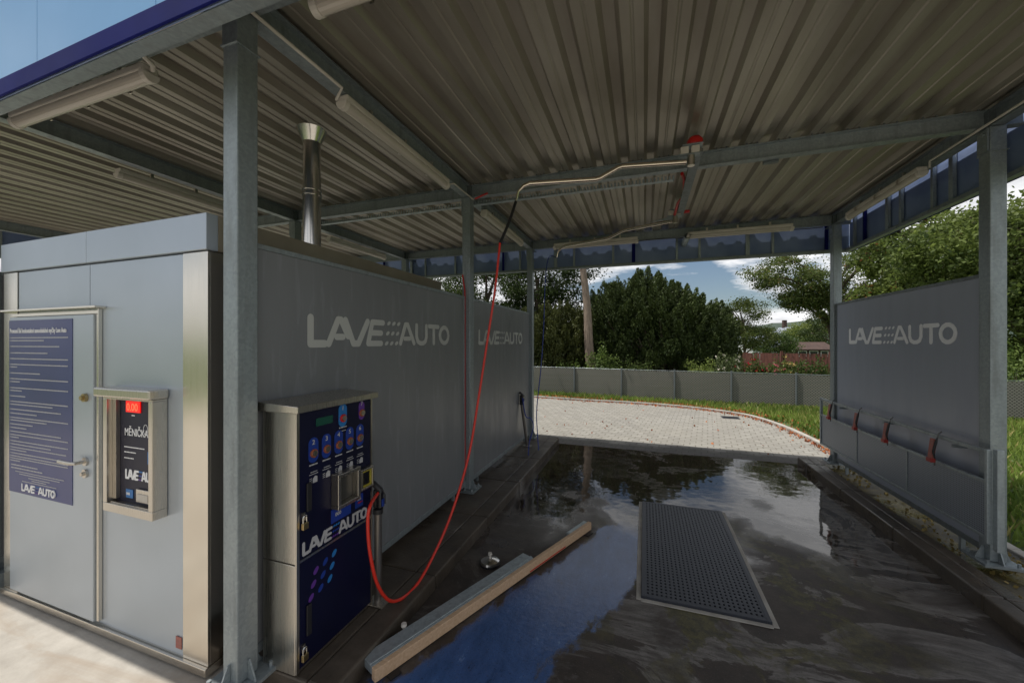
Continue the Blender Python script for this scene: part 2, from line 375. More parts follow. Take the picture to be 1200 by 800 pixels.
# bay floor, with a shallow step in the mesh for the gully frame
b_ = MB(); b_.box(-1.519,2.20,1.302,6.82,-.2,0.0); struct('bay_floor', b_, 'wet')
def kerb(x0, x1, y0, y1, h, split):
    mb = MB(); y = y0
    while y < y1-.05:
        e = min(y+1.0, y1)
        for a, c_ in split: mb.box(a, c_-.006, y+.003, e-.003, -.15, h-(.004 if a != split[0][0] else 0))
        y = e
    return mb
struct('kerb', kerb(-2.21,-1.45,1.5,6.84,.10,[(-1.62,-1.45),(-2.21,-1.62)]), 'kerb_wet', .012)
struct('kerb', kerb(2.17,2.40,1.5,6.84,.11,[(2.17,2.29),(2.29,2.40)]), 'kerb_wet', .012)
b_ = MB(); b_.box(2.40,2.95,1.5,6.81,-.15,.035); struct('gutter_strip', b_, 'moss')
# paved driveway behind, with its curved outer kerb
arc = [(-14,12.6),(-9,12.55),(-6,12.45),(-3.656,12.28),(-1.895,12.05),(-.07,11.95),(1.148,11.65),(2.0,11.2),(2.5,10.65),(2.80,9.66),(2.93,8.6),(2.98,7.6),(3.0,6.822),(3.0,4.5),(3.02,1.5)]
def smooth_path(p, k=6):
    out = []
    for i in range(len(p)-1):
        a, b2, c2, d2 = [Vector((*p[max(0, min(len(p)-1, j))], 0)) for j in (i-1, i, i+1, i+2)]
        for t in [q/k for q in range(k)]:
            out.append(.5*((2*b2)+(c2-a)*t+(2*a-5*b2+4*c2-d2)*t*t+(-a+3*b2-3*c2+d2)*t**3))
    out.append(Vector((*p[-1], 0))); return out
ap = smooth_path(arc[:13])
b_ = MB(); vs = [tuple(p+Vector((0,0,.0))) for p in ap]
b_.add([(p.x,p.y,0) for p in ap]+[(-14,6.822,0)], [tuple(range(len(ap)+1))])
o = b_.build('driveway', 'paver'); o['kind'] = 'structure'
ap2 = smooth_path(arc)
b_ = MB()
for i in range(len(ap2)-1):
    p, q = ap2[i], ap2[i+1]; t = (q-p).normalized(); b_.obox(p+Vector((0,0,-.03)), q-t*.004+Vector((0,0,-.03)), .09, .17)
struct('kerb', b_, 'kerbstone', .008)
# ================================================================ CANOPY
H0, H1 = 3.50, 3.64
F0, F1 = 3.15, 4.15
VN, VF, UE, UW = 1.07, 6.98, 2.86, -9.65
can = thing('canopy', (UL, ROW[1], 0), 'large galvanised steel canopy with ribbed roof sheets and blue fascia over the wash bays', 'canopy')
COLS = [(u, v_) for u in (-9.14,-4.60,UL,UR) for v_ in ROW]
for (u, v_) in COLS:
    mb = MB(); mb.box(u-.05,u+.05,v_-.06,v_+.05,.12,H0-.002)
    col = mb.build('column', 'galv', can, .006)
    mb = MB(); mb.box(u-.12,u+.12,v_-.13,v_+.12,.10 if u in (UL,UR) else .0,.118)
    for sx, sy in ((1,0),(-1,0),(0,1),(0,-1)):
        px_, py_ = (Vector((1,0,0))*sx, Vector((0,1,0))*sy); dr = Vector((sx,sy,0))
        mb.prism([(0,0),(.055,0),(.012,.10),(0,.10)], (u+sx*.051, v_-.005+sy*.056, .119), dr, (0,0,1), dr.cross(Vector((0,0,1))), -.004, .004)
    for sx in (-1,1):
        for sy in (-1,1): mb.tube([(u+sx*.09,v_-.005+sy*.095,.118),(u+sx*.09,v_-.005+sy*.095,.145)], .011, 6)
    mb.build('base_plate', 'galv', col)
    mb = MB(); mb.box(u-.058,u+.058,v_-.068,v_+.058,H0-.20,H0-.192); 
    mb.box(u-.062,u-.052,v_-.055,v_+.045,H0-.19,H0-.01)
    for k in (.05,.14): mb.tube([(u-.062,v_-.02,H0-k),(u-.075,v_-.02,H0-k)], .010, 6)
    mb.build('head_plate', 'galv', col)
def ibeam(mb, p, q, h=.14, w=.075, t=.008):
    p, q = Vector(p), Vector(q); z = Vector((0,0,1))
    mb.obox(p+z*(h/2-t/2), q+z*(h/2-t/2), w, t); mb.obox(p-z*(h/2-t/2), q-z*(h/2-t/2), w, t)
    mb.obox(p, q, t, h-2*t-.001)
hm = (H0+H1)/2
for v_ in ROW:
    for a, c_ in ((UW+.1,-9.14),(-9.14,-4.60),(-4.60,UL),(UL,UR),(UR,UE-.05)):
        mb = MB(); ibeam(mb, (a+.045,v_,hm), (c_-.045,v_,hm)); mb.build('cross_beam', 'galv', can)
for u in (-9.14,-4.60,UL,UR):
    for a, c_ in ((VN+.07,ROW[0]),(ROW[0],ROW[1]),(ROW[1],ROW[2]),(ROW[2],VF-.03)):
        mb = MB(); ibeam(mb, (u,a+(.045 if a in ROW else 0),hm), (u,c_-(.045 if c_ in ROW else 0),hm), .138, .09); mb.build('rafter', 'galv', can)
    for v_ in ROW:
        mb = MB(); mb.box(u-.05,u+.05,v_-.045,v_+.045,H0+.001,H1-.001); mb.build('joint_plate', 'galv_dull', can)
# ribbed roof sheet, ribs along the bay
P_, D_ = .25, .048
prof = []; u = UW+.02
while u < UE-.03-P_:
    prof += [(u,0),(u+.052,0),(u+.060,.006),(u+.068,.006),(u+.076,0),(u+.128,0),(u+.155,D_),(u+.222,D_)]
    u += P_
prof += [(u, 0), (UE-.045, 0)]
nv = 3; vs = []; fs = []; K = len(prof)
for j in range(nv):
    vs += [(a, (1.185+(a-UW)/(UE-UW)*-.18)*(1-j/(nv-1))+(VF-.03)*j/(nv-1), H1+.004+z) for a, z in prof]
for j in range(nv-1):
    for i in range(K-1): fs.append((j*K+i, j*K+i+1, (j+1)*K+i+1, (j+1)*K+i))
b_ = MB(); b_.add(vs, fs); o = b_.build('roof_sheet', 'deck', can); sol = o.modifiers.new('sheet', 'SOLIDIFY'); sol.thickness = .0015; sol.offset = 1
for v_ in ROW[1:]:
    mb = MB(); u = UL-2.5
    while u < UE-.3:
        for du in (.022,.105): mb.tube([(u+du-(UL-2.5-UW-.02)%P_, v_-.055, H1+.003),(u+du-(UL-2.5-UW-.02)%P_, v_-.055, H1-.008)], .007, 6)
        u += P_
    o = mb.build('sheet_screws', 'galv_dull', can); o['kind'] = 'stuff'
# fascia on four sides: painted outside, bare sheet inside, posts, bottom rail
def fascia(p, q, outn, step, nearside=False):
    p, q, outn = Vector((*p,0)), Vector((*q,0)), Vector((*outn,0)); L = (q-p).length; a = (q-p)/L; z = Vector((0,0,1))
    npan = max(1, round(L/1.0)); mb = MB()
    for i in range(npan):
        s0 = p+a*(L*i/npan+.002); s1 = p+a*(L*(i+1)/npan-.002)
        mb.obox(s0+outn*.012+z*((F0+.09+F1)/2), s1+outn*.012+z*((F0+.09+F1)/2), .006, F1-F0-.09)
    fa = mb.build('fascia', 'skyblue', can)
    mb = MB(); mb.obox(p+outn*.014+z*(F0+.045), q+outn*.014+z*(F0+.045), .012, .088); mb.build('navy_edge', 'navy', fa, .002)
    mb = MB(); mb.obox(p-outn*.004+z*((F0+F1)/2+.003), q-outn*.004+z*((F0+F1)/2+.003), .006, F1-F0-.006); mb.build('back_sheet', 'fasciaback', fa)
    mb = MB(); mb.obox(p-outn*.040+z*(F0+.002), q-outn*.040+z*(F0+.002), .064, .004); mb.obox(p-outn*.072+z*(F0+.022), q-outn*.072+z*(F0+.022), .004, .036); mb.build('bottom_rail', 'galv', fa)
    s = .22
    k = 0
    while s < L-.05:
        c_ = p+a*s-outn*.03; wv = .035 if k % 3 else .055
        mb = MB(); mb.obox(c_+z*(F0+.006), c_+z*(H1+.05), wv, .03, up=outn)
        mb.build('post', 'galv_light' if k % 5 != 3 else 'navy', fa)
        s += step*(.62 if k % 2 else 1.25); k += 1
    return fa
fascia((UW,1.17), (UE,.99), (0,-1), .9)
fascia((UW,VF), (UE,VF), (0,1), .55)
fascia((UE,1.03), (UE,VF-.03), (1,0), .42)
fascia((UW,1.2), (UW,VF-.03), (-1,0), .9)
# cable tray under the middle beam, perforated edge
mb = MB(); y = ROW[1]+.13
mb.box(-4.3,.28,y,y+.05,H0-.03,H0-.027)
x = -4.3
while x < .28:
    mb.box(x,x+.018,y-.003,y,H0-.03,H0+.012); mb.box(x,x+.018,y+.051,y+.054,H0-.03,H0+.012); x += .036
mb.build('cable_tray', 'galv_light', can)
mb = MB(); mb.box(.40,.48,3.68,5.55,H0-.028,H0-.022); mb.box(.40,.406,3.68,5.55,H0-.0215,H0-.002); mb.box(.474,.48,3.68,5.55,H0-.0215,H0-.002)
mb.build('mounting_channel', 'galv_dull', can)
mb = MB(); mb.box(1.05,1.17,ROW[1]+.045,ROW[1]+.085,H0-.02,H0+.06); mb.build('junction_box', 'galv_dull', can)
# conduits that feed the lamps
mb = MB()
mb.tube([(UL+.075,1.2,H0-.012),(UL+.075,2.02,H0-.012),(UL-.02,2.07,H0-.04)], .010, 8)
mb.build('conduit', 'offwhite', can, smooth=True)
mb = MB(); mb.tube([(UL+.01,3.56,H0-.04),(UL+.06,3.62,H0-.012),(UL+.06,4.1,H0-.012)], .008, 8)
mb.build('conduit', 'offwhite', can, smooth=True)
mb = MB(); mb.tube([(-2.08,1.30,3.46),(-2.60,1.30,3.46),(-2.66,1.34,3.44),(-2.70,1.43,3.43),(-2.74,1.45,3.42)], .014, 8); mb.build('conduit', 'offwhite', can, smooth=True)
mb = MB(); mb.tube([(UR-.10,3.4,H0-.01),(UR-.10,4.6,H0-.01),(UR-.06,4.68,H0-.04)], .009, 8); mb.build('conduit', 'offwhite', can, smooth=True)
mb = MB(); mb.tube([(-1.2,6.60,H0-.02)]+[(x, 6.60, H0-.02-.03*math.sin((x+1.2)*2.3)**2) for x in np.linspace(-1.1,2.4,22)], .006, 6); mb.build('loose_cable', 'black', can)
# drain pipe stub under the far beam
mb = MB(); mb.tube([(.62,6.35,H0-.07),(.62,6.9,H0-.07)], .045, 16, caps=False); mb.tube([(.62,6.5,H0-.03),(.62,6.5,H0+.0)], .01, 6)
mb.build('pipe_sleeve', 'galv_light', can, smooth=True)
# ---- lamps
def lamp(p, q, label, h=H0-.055):
    p, q = Vector((*p,h)), Vector((*q,h)); a = (q-p).normalized(); z = Vector((0,0,1)); mid = (p+q)/2
    t = thing('ceiling_lamp', mid, label, 'lamp', 'fluorescent batten lamps under the canopy')
    mb = MB(); mb.obox(p+z*.025, q+z*.025, .088, .045); mb.build('housing', 'offwhite', t, .01)
    sd = a.cross(z)
    pr = [(math.cos(x)*.040, -.050*math.sin(x)) for x in [math.pi*k/10 for k in range(11)]]
    mb = MB(); mb.prism(pr, p+a*.012+z*.001, sd, z, a, 0, (q-p).length-.024); mb.build('diffuser', 'diffuser', t, .004)
    for e, dr in ((p, a), (q, -a)):
        mb = MB(); mb.prism([(x*1.13, y*1.10) for x, y in pr], e+z*.0015, sd, z, dr, -.012, .03); mb.build('end_cap', 'offwhite', t, .004)
    mb = MB()
    for s in (.2,.5,.8):
        c_ = p.lerp(q, s); mb.obox(c_+z*.005-sd*.056-a*.012, c_+z*.005-sd*.056+a*.012, .006, .05)
        mb.obox(c_+z*.075-a*.012, c_+z*.075+a*.012, .02, .05)
    mb.build('clip', 'steel', t)
    return t
lamp((-4.26,1.45), (-2.76,1.45), 'milky tube lamp under the front fascia above the cabin, nearest lamp at the left', 3.405)
lamp((UL+.02,2.08), (UL+.02,3.52), 'long tube lamp beside the rafter between the two nearer steel columns of the bay')
lamp((UL+.04,4.45), (UL+.04,6.0), 'short looking tube lamp beyond the middle column and just behind the red hose')
lamp((-4.78,2.25), (-4.78,3.62), 'tube lamp along the rafter above the cabin roof, left of the first column')
lamp((-4.70,4.78), (-4.70,6.15), 'tube lamp seen low behind the flue pipe, above the cabin side')
lamp((UR-.09,4.72), (UR-.09,6.1), 'tube lamp along the right edge beam above the right splash wall')
lamp((-1.45,6.42), (-.10,6.42), 'tube lamp under the far beam, the left one of two, behind the far boom')
lamp((.62,6.42), (1.98,6.42), 'tube lamp under the far beam, the right one of two, near the right corner')
lamp((-1.5,1.45), (-.1,1.45), 'tube lamp whose end just shows at the top edge right of the near column')
# ================================================================ CABIN
CU0, CU1, CV0, CV1, CH = -4.38, -2.235, 1.43, 3.95, 2.52
cab = thing('plant_cabin', ((CU0+CU1)/2, (CV0+CV1)/2, 0), 'grey blue sheet metal plant cabin with stainless corner trims, a door and a flue pipe', 'cabin')
mb = MB(); mb.box(CU0+.02,CU1-.012,CV0+.012,CV1-.01,.06,CH-.205); mb.build('wall', 'cabin', cab)
mb = MB(); mb.box(-3.330,-2.44,CV0+.006,CV0+.0115,.075,2.312); mb.box(-4.19,-3.336,CV0+.006,CV0+.0115,2.02,2.312); mb.box(-3.16,-3.155,CV0+.0055,CV0+.0058,.075,2.0); mb.build('front_panel', 'cabin', cab, .001)
mb = MB(); mb.box(CU0-.006,-3.337,CV0-.012,CV0+.05,2.322,CH); mb.box(-3.333,CU1+.006,CV0-.012,CV0+.05,2.322,CH)
mb.box(CU0-.006,CU1-.052,CV0+.052,CV1,CH-.03,CH-.001)
mb.build('roof_trim', M['cabin'], cab, .003)
mb = MB(); mb.box(-2.438,CU1,CV0,CV0+.0115,.062,2.315); mb.box(CU1-.010,CU1,CV0+.0115,CV0+.20,.062,2.315); mb.build('corner_trim', 'steel_trim', cab, .002)
mb = MB(); mb.box(CU0,-4.20,CV0,CV0+.0115,.062,2.315); mb.box(CU0,CU0+.010,CV0+.0115,CV0+.2,.062,2.315); mb.build('corner_trim', 'steel_trim', cab, .002)
mb = MB(); mb.box(CU0-.005,CU1+.005,CV0-.018,CV1,.018,.06); mb.build('plinth', 'steel_trim', cab, .004)
mb = MB(); mb.box(CU0+.1,CU1-.06,CV0+.05,CV1-.1,-.01,.017); mb.build('underframe', 'black', cab)
mb = MB(); mb.box(CU1-.05,CU1+.006,CV0+.052,CV1,2.322,CH-.001); mb.build('side_trim', 'trim_brown', cab, .003)
# small rusty plate
mb = MB(); mb.box(-2.50,-2.452,CV0+.001,CV0+.004,.10,.165); mb.build('rating_plate', 'rustred', cab)
# door
mb = MB(); mb.box(-3.234,-3.205,CV0-.012,CV0+.0045,.09,1.996); mb.box(-4.235,-3.205,CV0-.012,CV0+.0045,1.998,2.02); mb.box(-3.204,-3.198,CV0-.016,CV0+.0045,.09,2.03)
mb.box(-4.40,-3.16,CV0-.05,CV0+.0045,2.032,2.045); mb.build('door_frame', 'steel_trim', cab, .002)
mb = MB(); mb.box(-4.232,-3.238,CV0-.022,CV0+.0045,.085,1.994); door = mb.build('door', 'cabin', cab, .003)
mb = MB(); mb.tube([(-3.31,CV0-.022,1.075),(-3.31,CV0-.075,1.075),(-3.33,CV0-.082,1.075),(-3.46,CV0-.082,1.078)], .011, 10)
mb.tube([(-3.31,CV0-.0225,1.075),(-3.31,CV0-.032,1.075)], .027, 18); mb.build('handle', 'steel', door, smooth=True)
mb = MB(); mb.tube([(-3.31,CV0-.0225,1.0),(-3.31,CV0-.034,1.0)], .027, 18); mb.tube([(-3.31,CV0-.034,1.0),(-3.31,CV0-.048,1.0)], .012, 12); mb.build('lock_cylinder', 'steel', door, smooth=True)
mb = MB(); mb.tube([(-3.31,CV0-.0225,1.474),(-3.31,CV0-.038,1.474)], .026, 18); mb.tube([(-3.31,CV0-.038,1.474),(-3.31,CV0-.05,1.474)], .014, 12); mb.build('deadlock', 'brass', door, smooth=True)
# flue
mb = MB()
FX, FY = -2.50, 2.37
mb.tube([(FX,FY,CH),(FX,FY,2.98)], .066, 28); mb.tube([(FX,FY,2.98),(FX,FY,2.995),(FX,FY,3.0)], .072, 28); mb.tube([(FX,FY,3.02),(FX,FY,3.03)], .072, 28); mb.tube([(FX,FY,2.98),(FX,FY,3.42)], .065, 28)
fl = mb.build('flue_pipe', 'chrome', cab, smooth=True)
mb = MB(); mb.tube([(FX,FY,3.40),(FX,FY,3.50)], [.066,.112], 28, caps=False); mb.build('flue_cone', 'chrome', fl, smooth=True)
# poster
PX, PY = CV0-.022, 0
po = thing('information_poster', (-3.85, PX, 1.37), 'tall dark blue poster of small white print stuck on the cabin door', 'poster')
mb = MB(); mb.box(-4.232,-3.456,PX-.003,PX-.0005,.778,1.972); mb.build('sheet', 'poster', po)
ex, ey = (1,0,0), (0,0,1); org = (-4.232, PX-.003, .778); T = MB()
for i, (y, ln) in enumerate([(1.07,.70),(1.05,.42),(1.01,.60),(.965,.46),(.925,.70),(.885,.70),(.867,.08),(.825,.37),(.785,.70),(.765,.12),(.722,.70),(.703,.14),(.665,.19),(.627,.70),(.607,.52),(.573,.62),(.545,.33),
                              (.515,.70),(.497,.45),(.47,.28),(.445,.20),(.418,.62),(.395,.70),(.378,.10),(.352,.70),(.33,.50),(.308,.68),(.29,.2),(.268,.62),(.248,.70),(.232,.70),(.216,.12)]):
    greek(T, org, ex, ey, .032, y, ln*1.0, .0075); greek(T, org, ex, ey, .016, y, .008, .0075)
for y, ln in ((.186,.34),(.165,.40)): greek(T, org, ex, ey, .032, y, ln, .0085)
for y, ln in ((.145,.60),(.13,.5),(.112,.26),(.098,.18),(.084,.42)): greek(T, org, ex, ey, .388-ln/2, y, ln, .006)
T.build('small_print', 'print', po)
text_mesh('title', 'Provozní řád bezkontaktní samoobslužné myčky Lave Auto', 'white', po, (-4.214,PX-.005,1.885), ex, ey, .044, squeeze=.66)
logo(po, (-4.06,PX-.003,.798), ex, ey, .42, .052, 'white', ('purple','blue_btn','cyan_btn'))
# money changer
ch = thing('change_machine', (-2.83, CV0, .82), 'stainless framed money changer box with red display mounted on the cabin front', 'change machine')
def ringbox(mb, x0, x1, z0, z1, y0, y1, t, tb=None, tt=None):
    tb = tb or t; tt = tt or t
    mb.box(x0,x0+t,y0,y1,z0+tb+.0005,z1-tt-.0005); mb.box(x1-t,x1,y0,y1,z0+tb+.0005,z1-tt-.0005)
    mb.box(x0,x1,y0,y1,z0,z0+tb); mb.box(x0,x1,y0,y1,z1-tt,z1)
mb = MB(); yf = 1.36
ringbox(mb, -3.03,-2.575,.828,1.50, yf, CV0+.004, .034, .05, .012); mb.build('surround', 'steel', ch, .003)
mb = MB(); mb.box(-3.075,-2.560,yf-.025,CV0+.004,1.502,1.556); mb.build('hood', 'steel', ch, .01)
mb = MB(); yb = CV0-.022
mb.box(-2.995,-2.610,yb,CV0+.004,.879,1.487); mb.build('face_plate', 'kiosk_blue', ch)
mb = MB(); mb.box(-2.995,-2.96,yb-.02,yb-.001,.895,1.487); mb.build('inner_jamb', 'steel', ch)
mb = MB(); mb.box(-2.895,-2.765,yb-.006,yb,1.41,1.475); mb.build('display', 'led', ch)
text_mesh('digits', '0.00', 'led_digit', ch, (-2.886,yb-.0075,1.420), ex, ey, .062)
text_mesh('title', 'MĚNIČKA', 'white', ch, (-2.915,yb-.0018,1.272), ex, ey, .060, squeeze=.82)
T = MB(); og = (0, yb, 0)
for y, ln in ((1.20,.19),(1.17,.11),(1.135,.09)): greek(T, og, ex, ey, -2.92, y, ln, .006)
greek(T, og, ex, ey, -2.85, 1.388, .03, .006)
for cx, cz, rx, rz in ((-2.67,1.39,.022,.035),(-2.72,1.315,.018,.028),(-2.665,1.27,.015,.022)):
    for k in range(14):
        a0, a1 = 2*math.pi*k/14, 2*math.pi*(k+1)/14
        T.prism([(cx+rx*math.cos(a0),cz+rz*math.sin(a0)),(cx+rx*math.cos(a1),cz+rz*math.sin(a1)),(cx+(rx+.003)*math.cos(a1),cz+(rz+.003)*math.sin(a1)),(cx+(rx+.003)*math.cos(a0),cz+(rz+.003)*math.sin(a0))], og, ex, ey, (0,-1,0), .001, .0018)
T.build('small_print', 'white', ch)
logo(ch, (-2.905,yb,1.015), ex, ey, .30, .058, 'white', ('purple','blue_btn','cyan_btn'))
mb = MB(); mb.box(-2.79,-2.66,yb-.012,yb-.001,.895,.97); tr_ = mb.build('coin_tray', 'steel', ch, .003)
mb = MB(); mb.box(-2.775,-2.675,yb-.016,yb-.012,.905,.945); mb.build('tray_flap', 'diffuser', tr_)
mb = MB(); mb.box(-2.90,-2.835,yb-.003,yb-.0008,.905,.955); st_ = mb.build('coin_sticker', 'cyan_btn', ch)
text_mesh('numbers', '000', 'white', st_, (-2.893,yb-.0045,.922), ex, ey, .022)
mb = MB(); mb.box(-2.70,-2.675,yb-.003,yb-.0008,1.12,1.19); mb.build('note_sticker', 'cyan_btn', ch)
mb = MB(); mb.box(-2.66,-2.626,yb-.02,yb-.0008,1.09,1.23); mb.build('note_slot', 'blackgloss', ch)
mb = MB(); mb.box(-2.98,-2.624,yf+.012,yb-.031,.879,.884); mb.build('sill', 'steel', ch)
# ================================================================ SPLASH WALLS
def splash(u, y0, y1, label, face, m, z0=.16, z1=2.35):
    t = thing('splash_wall', (u, (y0+y1)/2, 0), label, 'splash wall', 'splash walls between the steel columns')
    mb = MB(); ym = (y0+y1)/2
    mb.box(u-.018,u+.018,y0+.022,y1-.022,z0+.05,z1-.03); mb.build('sheet', m, t)
    mb = MB(); mb.box(u-.024,u+.024,y0,y1,z0,z0+.049); mb.box(u-.024,u+.024,y0,y1,z1-.029,z1); mb.box(u-.022,u+.022,y0,y0+.021,z0+.05,z1-.03); mb.box(u-.022,u+.022,y1-.021,y1,z0+.05,z1-.03)
    mb.build('frame', 'galv' if face > 0 else 'galv_dull', t, .003)
    mb = MB()
    for y in (y0+.25, y1-.25): mb.box(u-.015,u+.015,y-.015,y+.015,.035,z0-.001)
    mb.build('support_stub', 'galv', t)
    return t
w1 = splash(-1.975, ROW[0]+.055, ROW[1]-.085, 'long dark grey splash wall with a pale wash mark behind the terminal', 1, 'splash')
logo(w1, (-1.957,1.826,1.79), (0,1,0), (0,0,1), 1.81, .205)
w2 = splash(-1.975, ROW[1]+.052, ROW[2]-.07, 'grey splash wall with wash mark behind the red hose, between middle and far left columns', 1, 'splash')
logo(w2, (-1.957,4.40,1.79), (0,1,0), (0,0,1), 1.81, .19)
w3 = splash(UR+.0, ROW[1]+.052, ROW[2]-.07, 'blue grey splash wall at the right side of the bay behind the mat rail', -1, 'splash_r', .15, 2.37)
logo(w3, (UR-.018,6.27,1.80), (0,-1,0), (0,0,1), 1.87, .20, 'logo_pale', ('logo_pale',)*3)
w4 = splash(-4.60, ROW[0]+.055, ROW[1]-.085, 'splash wall left of the cabin, only its edge showing at the left border', 1, 'splash')
# added red strip imitating the hose reflection in the gap by the middle column
mb = MB(); mb.tube([(-1.96,ROW[1]-.072,.3),(-1.96,ROW[1]-.072,2.42),(-1.99,ROW[1]-.072,2.6)], .008, 8)
tag(mb.build('hose_reflection', 'redpaint', None, smooth=True), 'added dark red strip imitating the hose reflection in the gap between splash wall and middle column', 'pipe')
# pale service cupboard row behind wall two
t = thing('service_box', (-2.5, 5.4, 0), 'pale metal topped service box rising behind the farther left splash wall', 'service box')
mb = MB(); mb.box(-2.95,-2.42,4.35,6.75,0.0,2.36); mb.build('body', 'cabin', t, .005)
mb = MB(); mb.box(-2.97,-2.40,4.33,6.77,2.362,2.47); mb.build('lid', 'galv_light', t, .005)
# ================================================================ WASH TERMINAL
KU0, KU1, KV0, KV1, KZ0, KZ1 = -1.925, -1.70, 1.505, 2.085, .10, 1.455
kx = thing('wash_terminal', (-1.8, 1.8, .10), 'stainless wash terminal with a dark navy control front and numbered buttons', 'wash terminal')
mb = MB(); mb.box(KU0,KU1,KV0,KV1,KZ0,.667); mb.box(KU0,KU1,KV0,KV1,.672,KZ1); mb.build('housing', 'steel', kx, .004)
mb = MB(); mb.add([(KU0-.01,KV0-.025,KZ1+.002),(KU1+.045,KV0-.025,KZ1+.002),(KU1+.045,KV1+.02,KZ1+.002),(KU0-.01,KV1+.02,KZ1+.002),
                   (KU0-.01,KV0-.025,KZ1+.05),(KU1+.045,KV0-.025,KZ1+.038),(KU1+.045,KV1+.02,KZ1+.038),(KU0-.01,KV1+.02,KZ1+.05)],
                  [(3,2,1,0),(4,5,6,7),(0,1,5,4),(1,2,6,5),(2,3,7,6),(3,0,4,7)]); mb.build('top_cover', 'steel', kx, .004)
ex, ey = (0,1,0), (0,0,1); K0 = KU1+.010
mb = MB(); mb.box(KU1+.0005,K0,KV0+.018,KV1-.016,.688,KZ1-.004); up_ = mb.build('upper_door', 'kiosk_blue', kx, .002)
mb = MB(); mb.box(KU1+.0005,K0,KV0+.018,KV1-.016,.125,.672); lo_ = mb.build('lower_door', 'kiosk_blue', kx, .002)
mb = MB(); mb.box(KU1+.0005,K0+.002,KV0+.0,KV0+.0165,.11,KZ1-.002); mb.box(KU1+.0005,K0+.002,KV1-.0145,KV1,.11,KZ1-.002); mb.box(KU1+.0005,K0+.001,KV0+.0175,KV1-.0155,.674,.686); mb.build('door_edge', 'steel', kx)
O = (K0, 0, 0)
mb = MB(); mb.box(K0+.0005,K0+.004,1.628,1.745,1.362,1.405); mb.build('display', 'lcd', up_)
def pill(cy, zc, num, m, ring, n_s='print', hgt=.052, w=.033, pw=.028):
    poly = [(cy+w*math.cos(a), zc+hgt+w*math.sin(a)) for a in [math.pi*k/12 for k in range(13)]]+[(cy+w*math.cos(a), zc-hgt*.35+w*math.sin(a)) for a in [math.pi+math.pi*k/12 for k in range(13)]]
    mb = MB(); mb.prism(poly, O, ex, ey, (1,0,0), .0005, .0016); p_ = mb.build('program_field', m, up_)
    mb = MB(); mb.tube([(K0+.0017,cy,zc),(K0+.010,cy,zc)], .023, 18); mb.build('button_ring', ring, p_)
    mb = MB(); mb.tube([(K0+.0102,cy,zc),(K0+.016,cy,zc)], .016, 16); mb.build('button', 'steel', p_)
    text_mesh('number', num, n_s, p_, (K0+.003,cy-.010,zc+.048), ex, ey, .036)
pill(1.825, 1.372, '1', 'cyan_btn', 'redpaint')
for cy, s in ((1.612,'2'),(1.702,'3'),(1.793,'4'),(1.882,'5'),(1.970,'6')): pill(cy, 1.222, s, 'blue_btn', 'orange')
pill(1.985, 1.375, '7', 'purple', 'orange', hgt=.045, w=.026)
T = MB()
for cy in (1.612,1.702,1.793,1.882,1.970):
    greek(T, O, ex, ey, cy-.028, 1.158, .056, .007); greek(T, O, ex, ey, cy-.02, 1.12, .045, .004); greek(T, O, ex, ey, cy-.028, 1.108, .06, .004)
    T.prism([(cy-.004,1.062),(cy+.026,1.062),(cy+.026,1.092),(cy+.01,1.098),(cy-.004,1.084)], O, ex, ey, (1,0,0), .0006, .0014)
    for k in range(3): T.prism([(cy-.026,1.066+k*.01),(cy-.010,1.068+k*.01),(cy-.010,1.071+k*.01),(cy-.026,1.069+k*.01)], O, ex, ey, (1,0,0), .0006, .0014)
greek(T, O, ex, ey, 1.795, 1.315, .06, .007); greek(T, O, ex, ey, 1.80, 1.295, .05, .004)
greek(T, O, ex, ey, 1.95, .705, .07, .004)
T.build('small_print', 'print', up_)
# coin unit and card reader cases
mb = MB()
def vring(mb, y0, y1, z0, z1, x0, x1, t):
    mb.box(x0,x1,y0,y0+t,z0+t,z1-t); mb.box(x0,x1,y1-t,y1,z0+t,z1-t); mb.box(x0,x1,y0,y1,z0,z0+t-.0005); mb.box(x0,x1,y0,y1,z1-t+.0005,z1)
vring(mb, 1.735,1.915,.868,1.068, K0+.001, K0+.055, .022); c_ = mb.build('coin_unit', 'steel', up_, .003)
mb = MB(); mb.box(K0+.001,K0+.012,1.80,1.892,.891,1.045); mb.build('coin_plate', 'lock_plate', c_)
mb = MB(); mb.box(K0+.001,K0+.014,1.758,1.798,.891,1.045); mb.build('coin_slot', 'blackgloss', c_)
mb = MB(); mb.box(K0+.0145,K0+.02,1.768,1.785,.955,.975); mb.build('coin_button', 'print', c_)
mb = MB(); vring(mb, 1.94,2.055,.898,1.028, K0+.001, K0+.040, .014); c_ = mb.build('card_reader', 'steel', up_, .003)
mb = MB(); vring(mb, 1.9545,2.0405,.9125,1.0135, K0+.018, K0+.030, .010); mb.build('yellow_surround', 'yellow', c_)
mb = MB(); mb.box(K0+.001,K0+.024,1.965,2.030,.923,1.003); mb.build('reader_window', 'blackgloss', c_)
mb = MB(); mb.box(K0+.0005,K0+.0016,1.735,1.892,.783,.862); st_ = mb.build('coin_sticker', 'blue_btn', up_)
text_mesh('numbers', '000', 'print', st_, (K0+.003,1.765,.815), ex, ey, .030)
mb = MB(); mb.box(K0+.0005,K0+.0016,1.928,1.998,.79,.868); st_ = mb.build('card_sticker', 'blue_btn', up_)
T = MB(); greek(T, (K0+.002,0,0), ex, ey, 1.945, .835, .04, .012); T.build('small_print', 'print', st_)
T = MB(); greek(T, (K0+.002,0,0), ex, ey, 1.95, .815, .04, .008); T.build('red_print', 'redpaint', st_)
mb = MB(); mb.box(K0+.0005,K0+.012,1.563,1.592,.925,1.075); mb.build('grip', 'black', up_, .003)
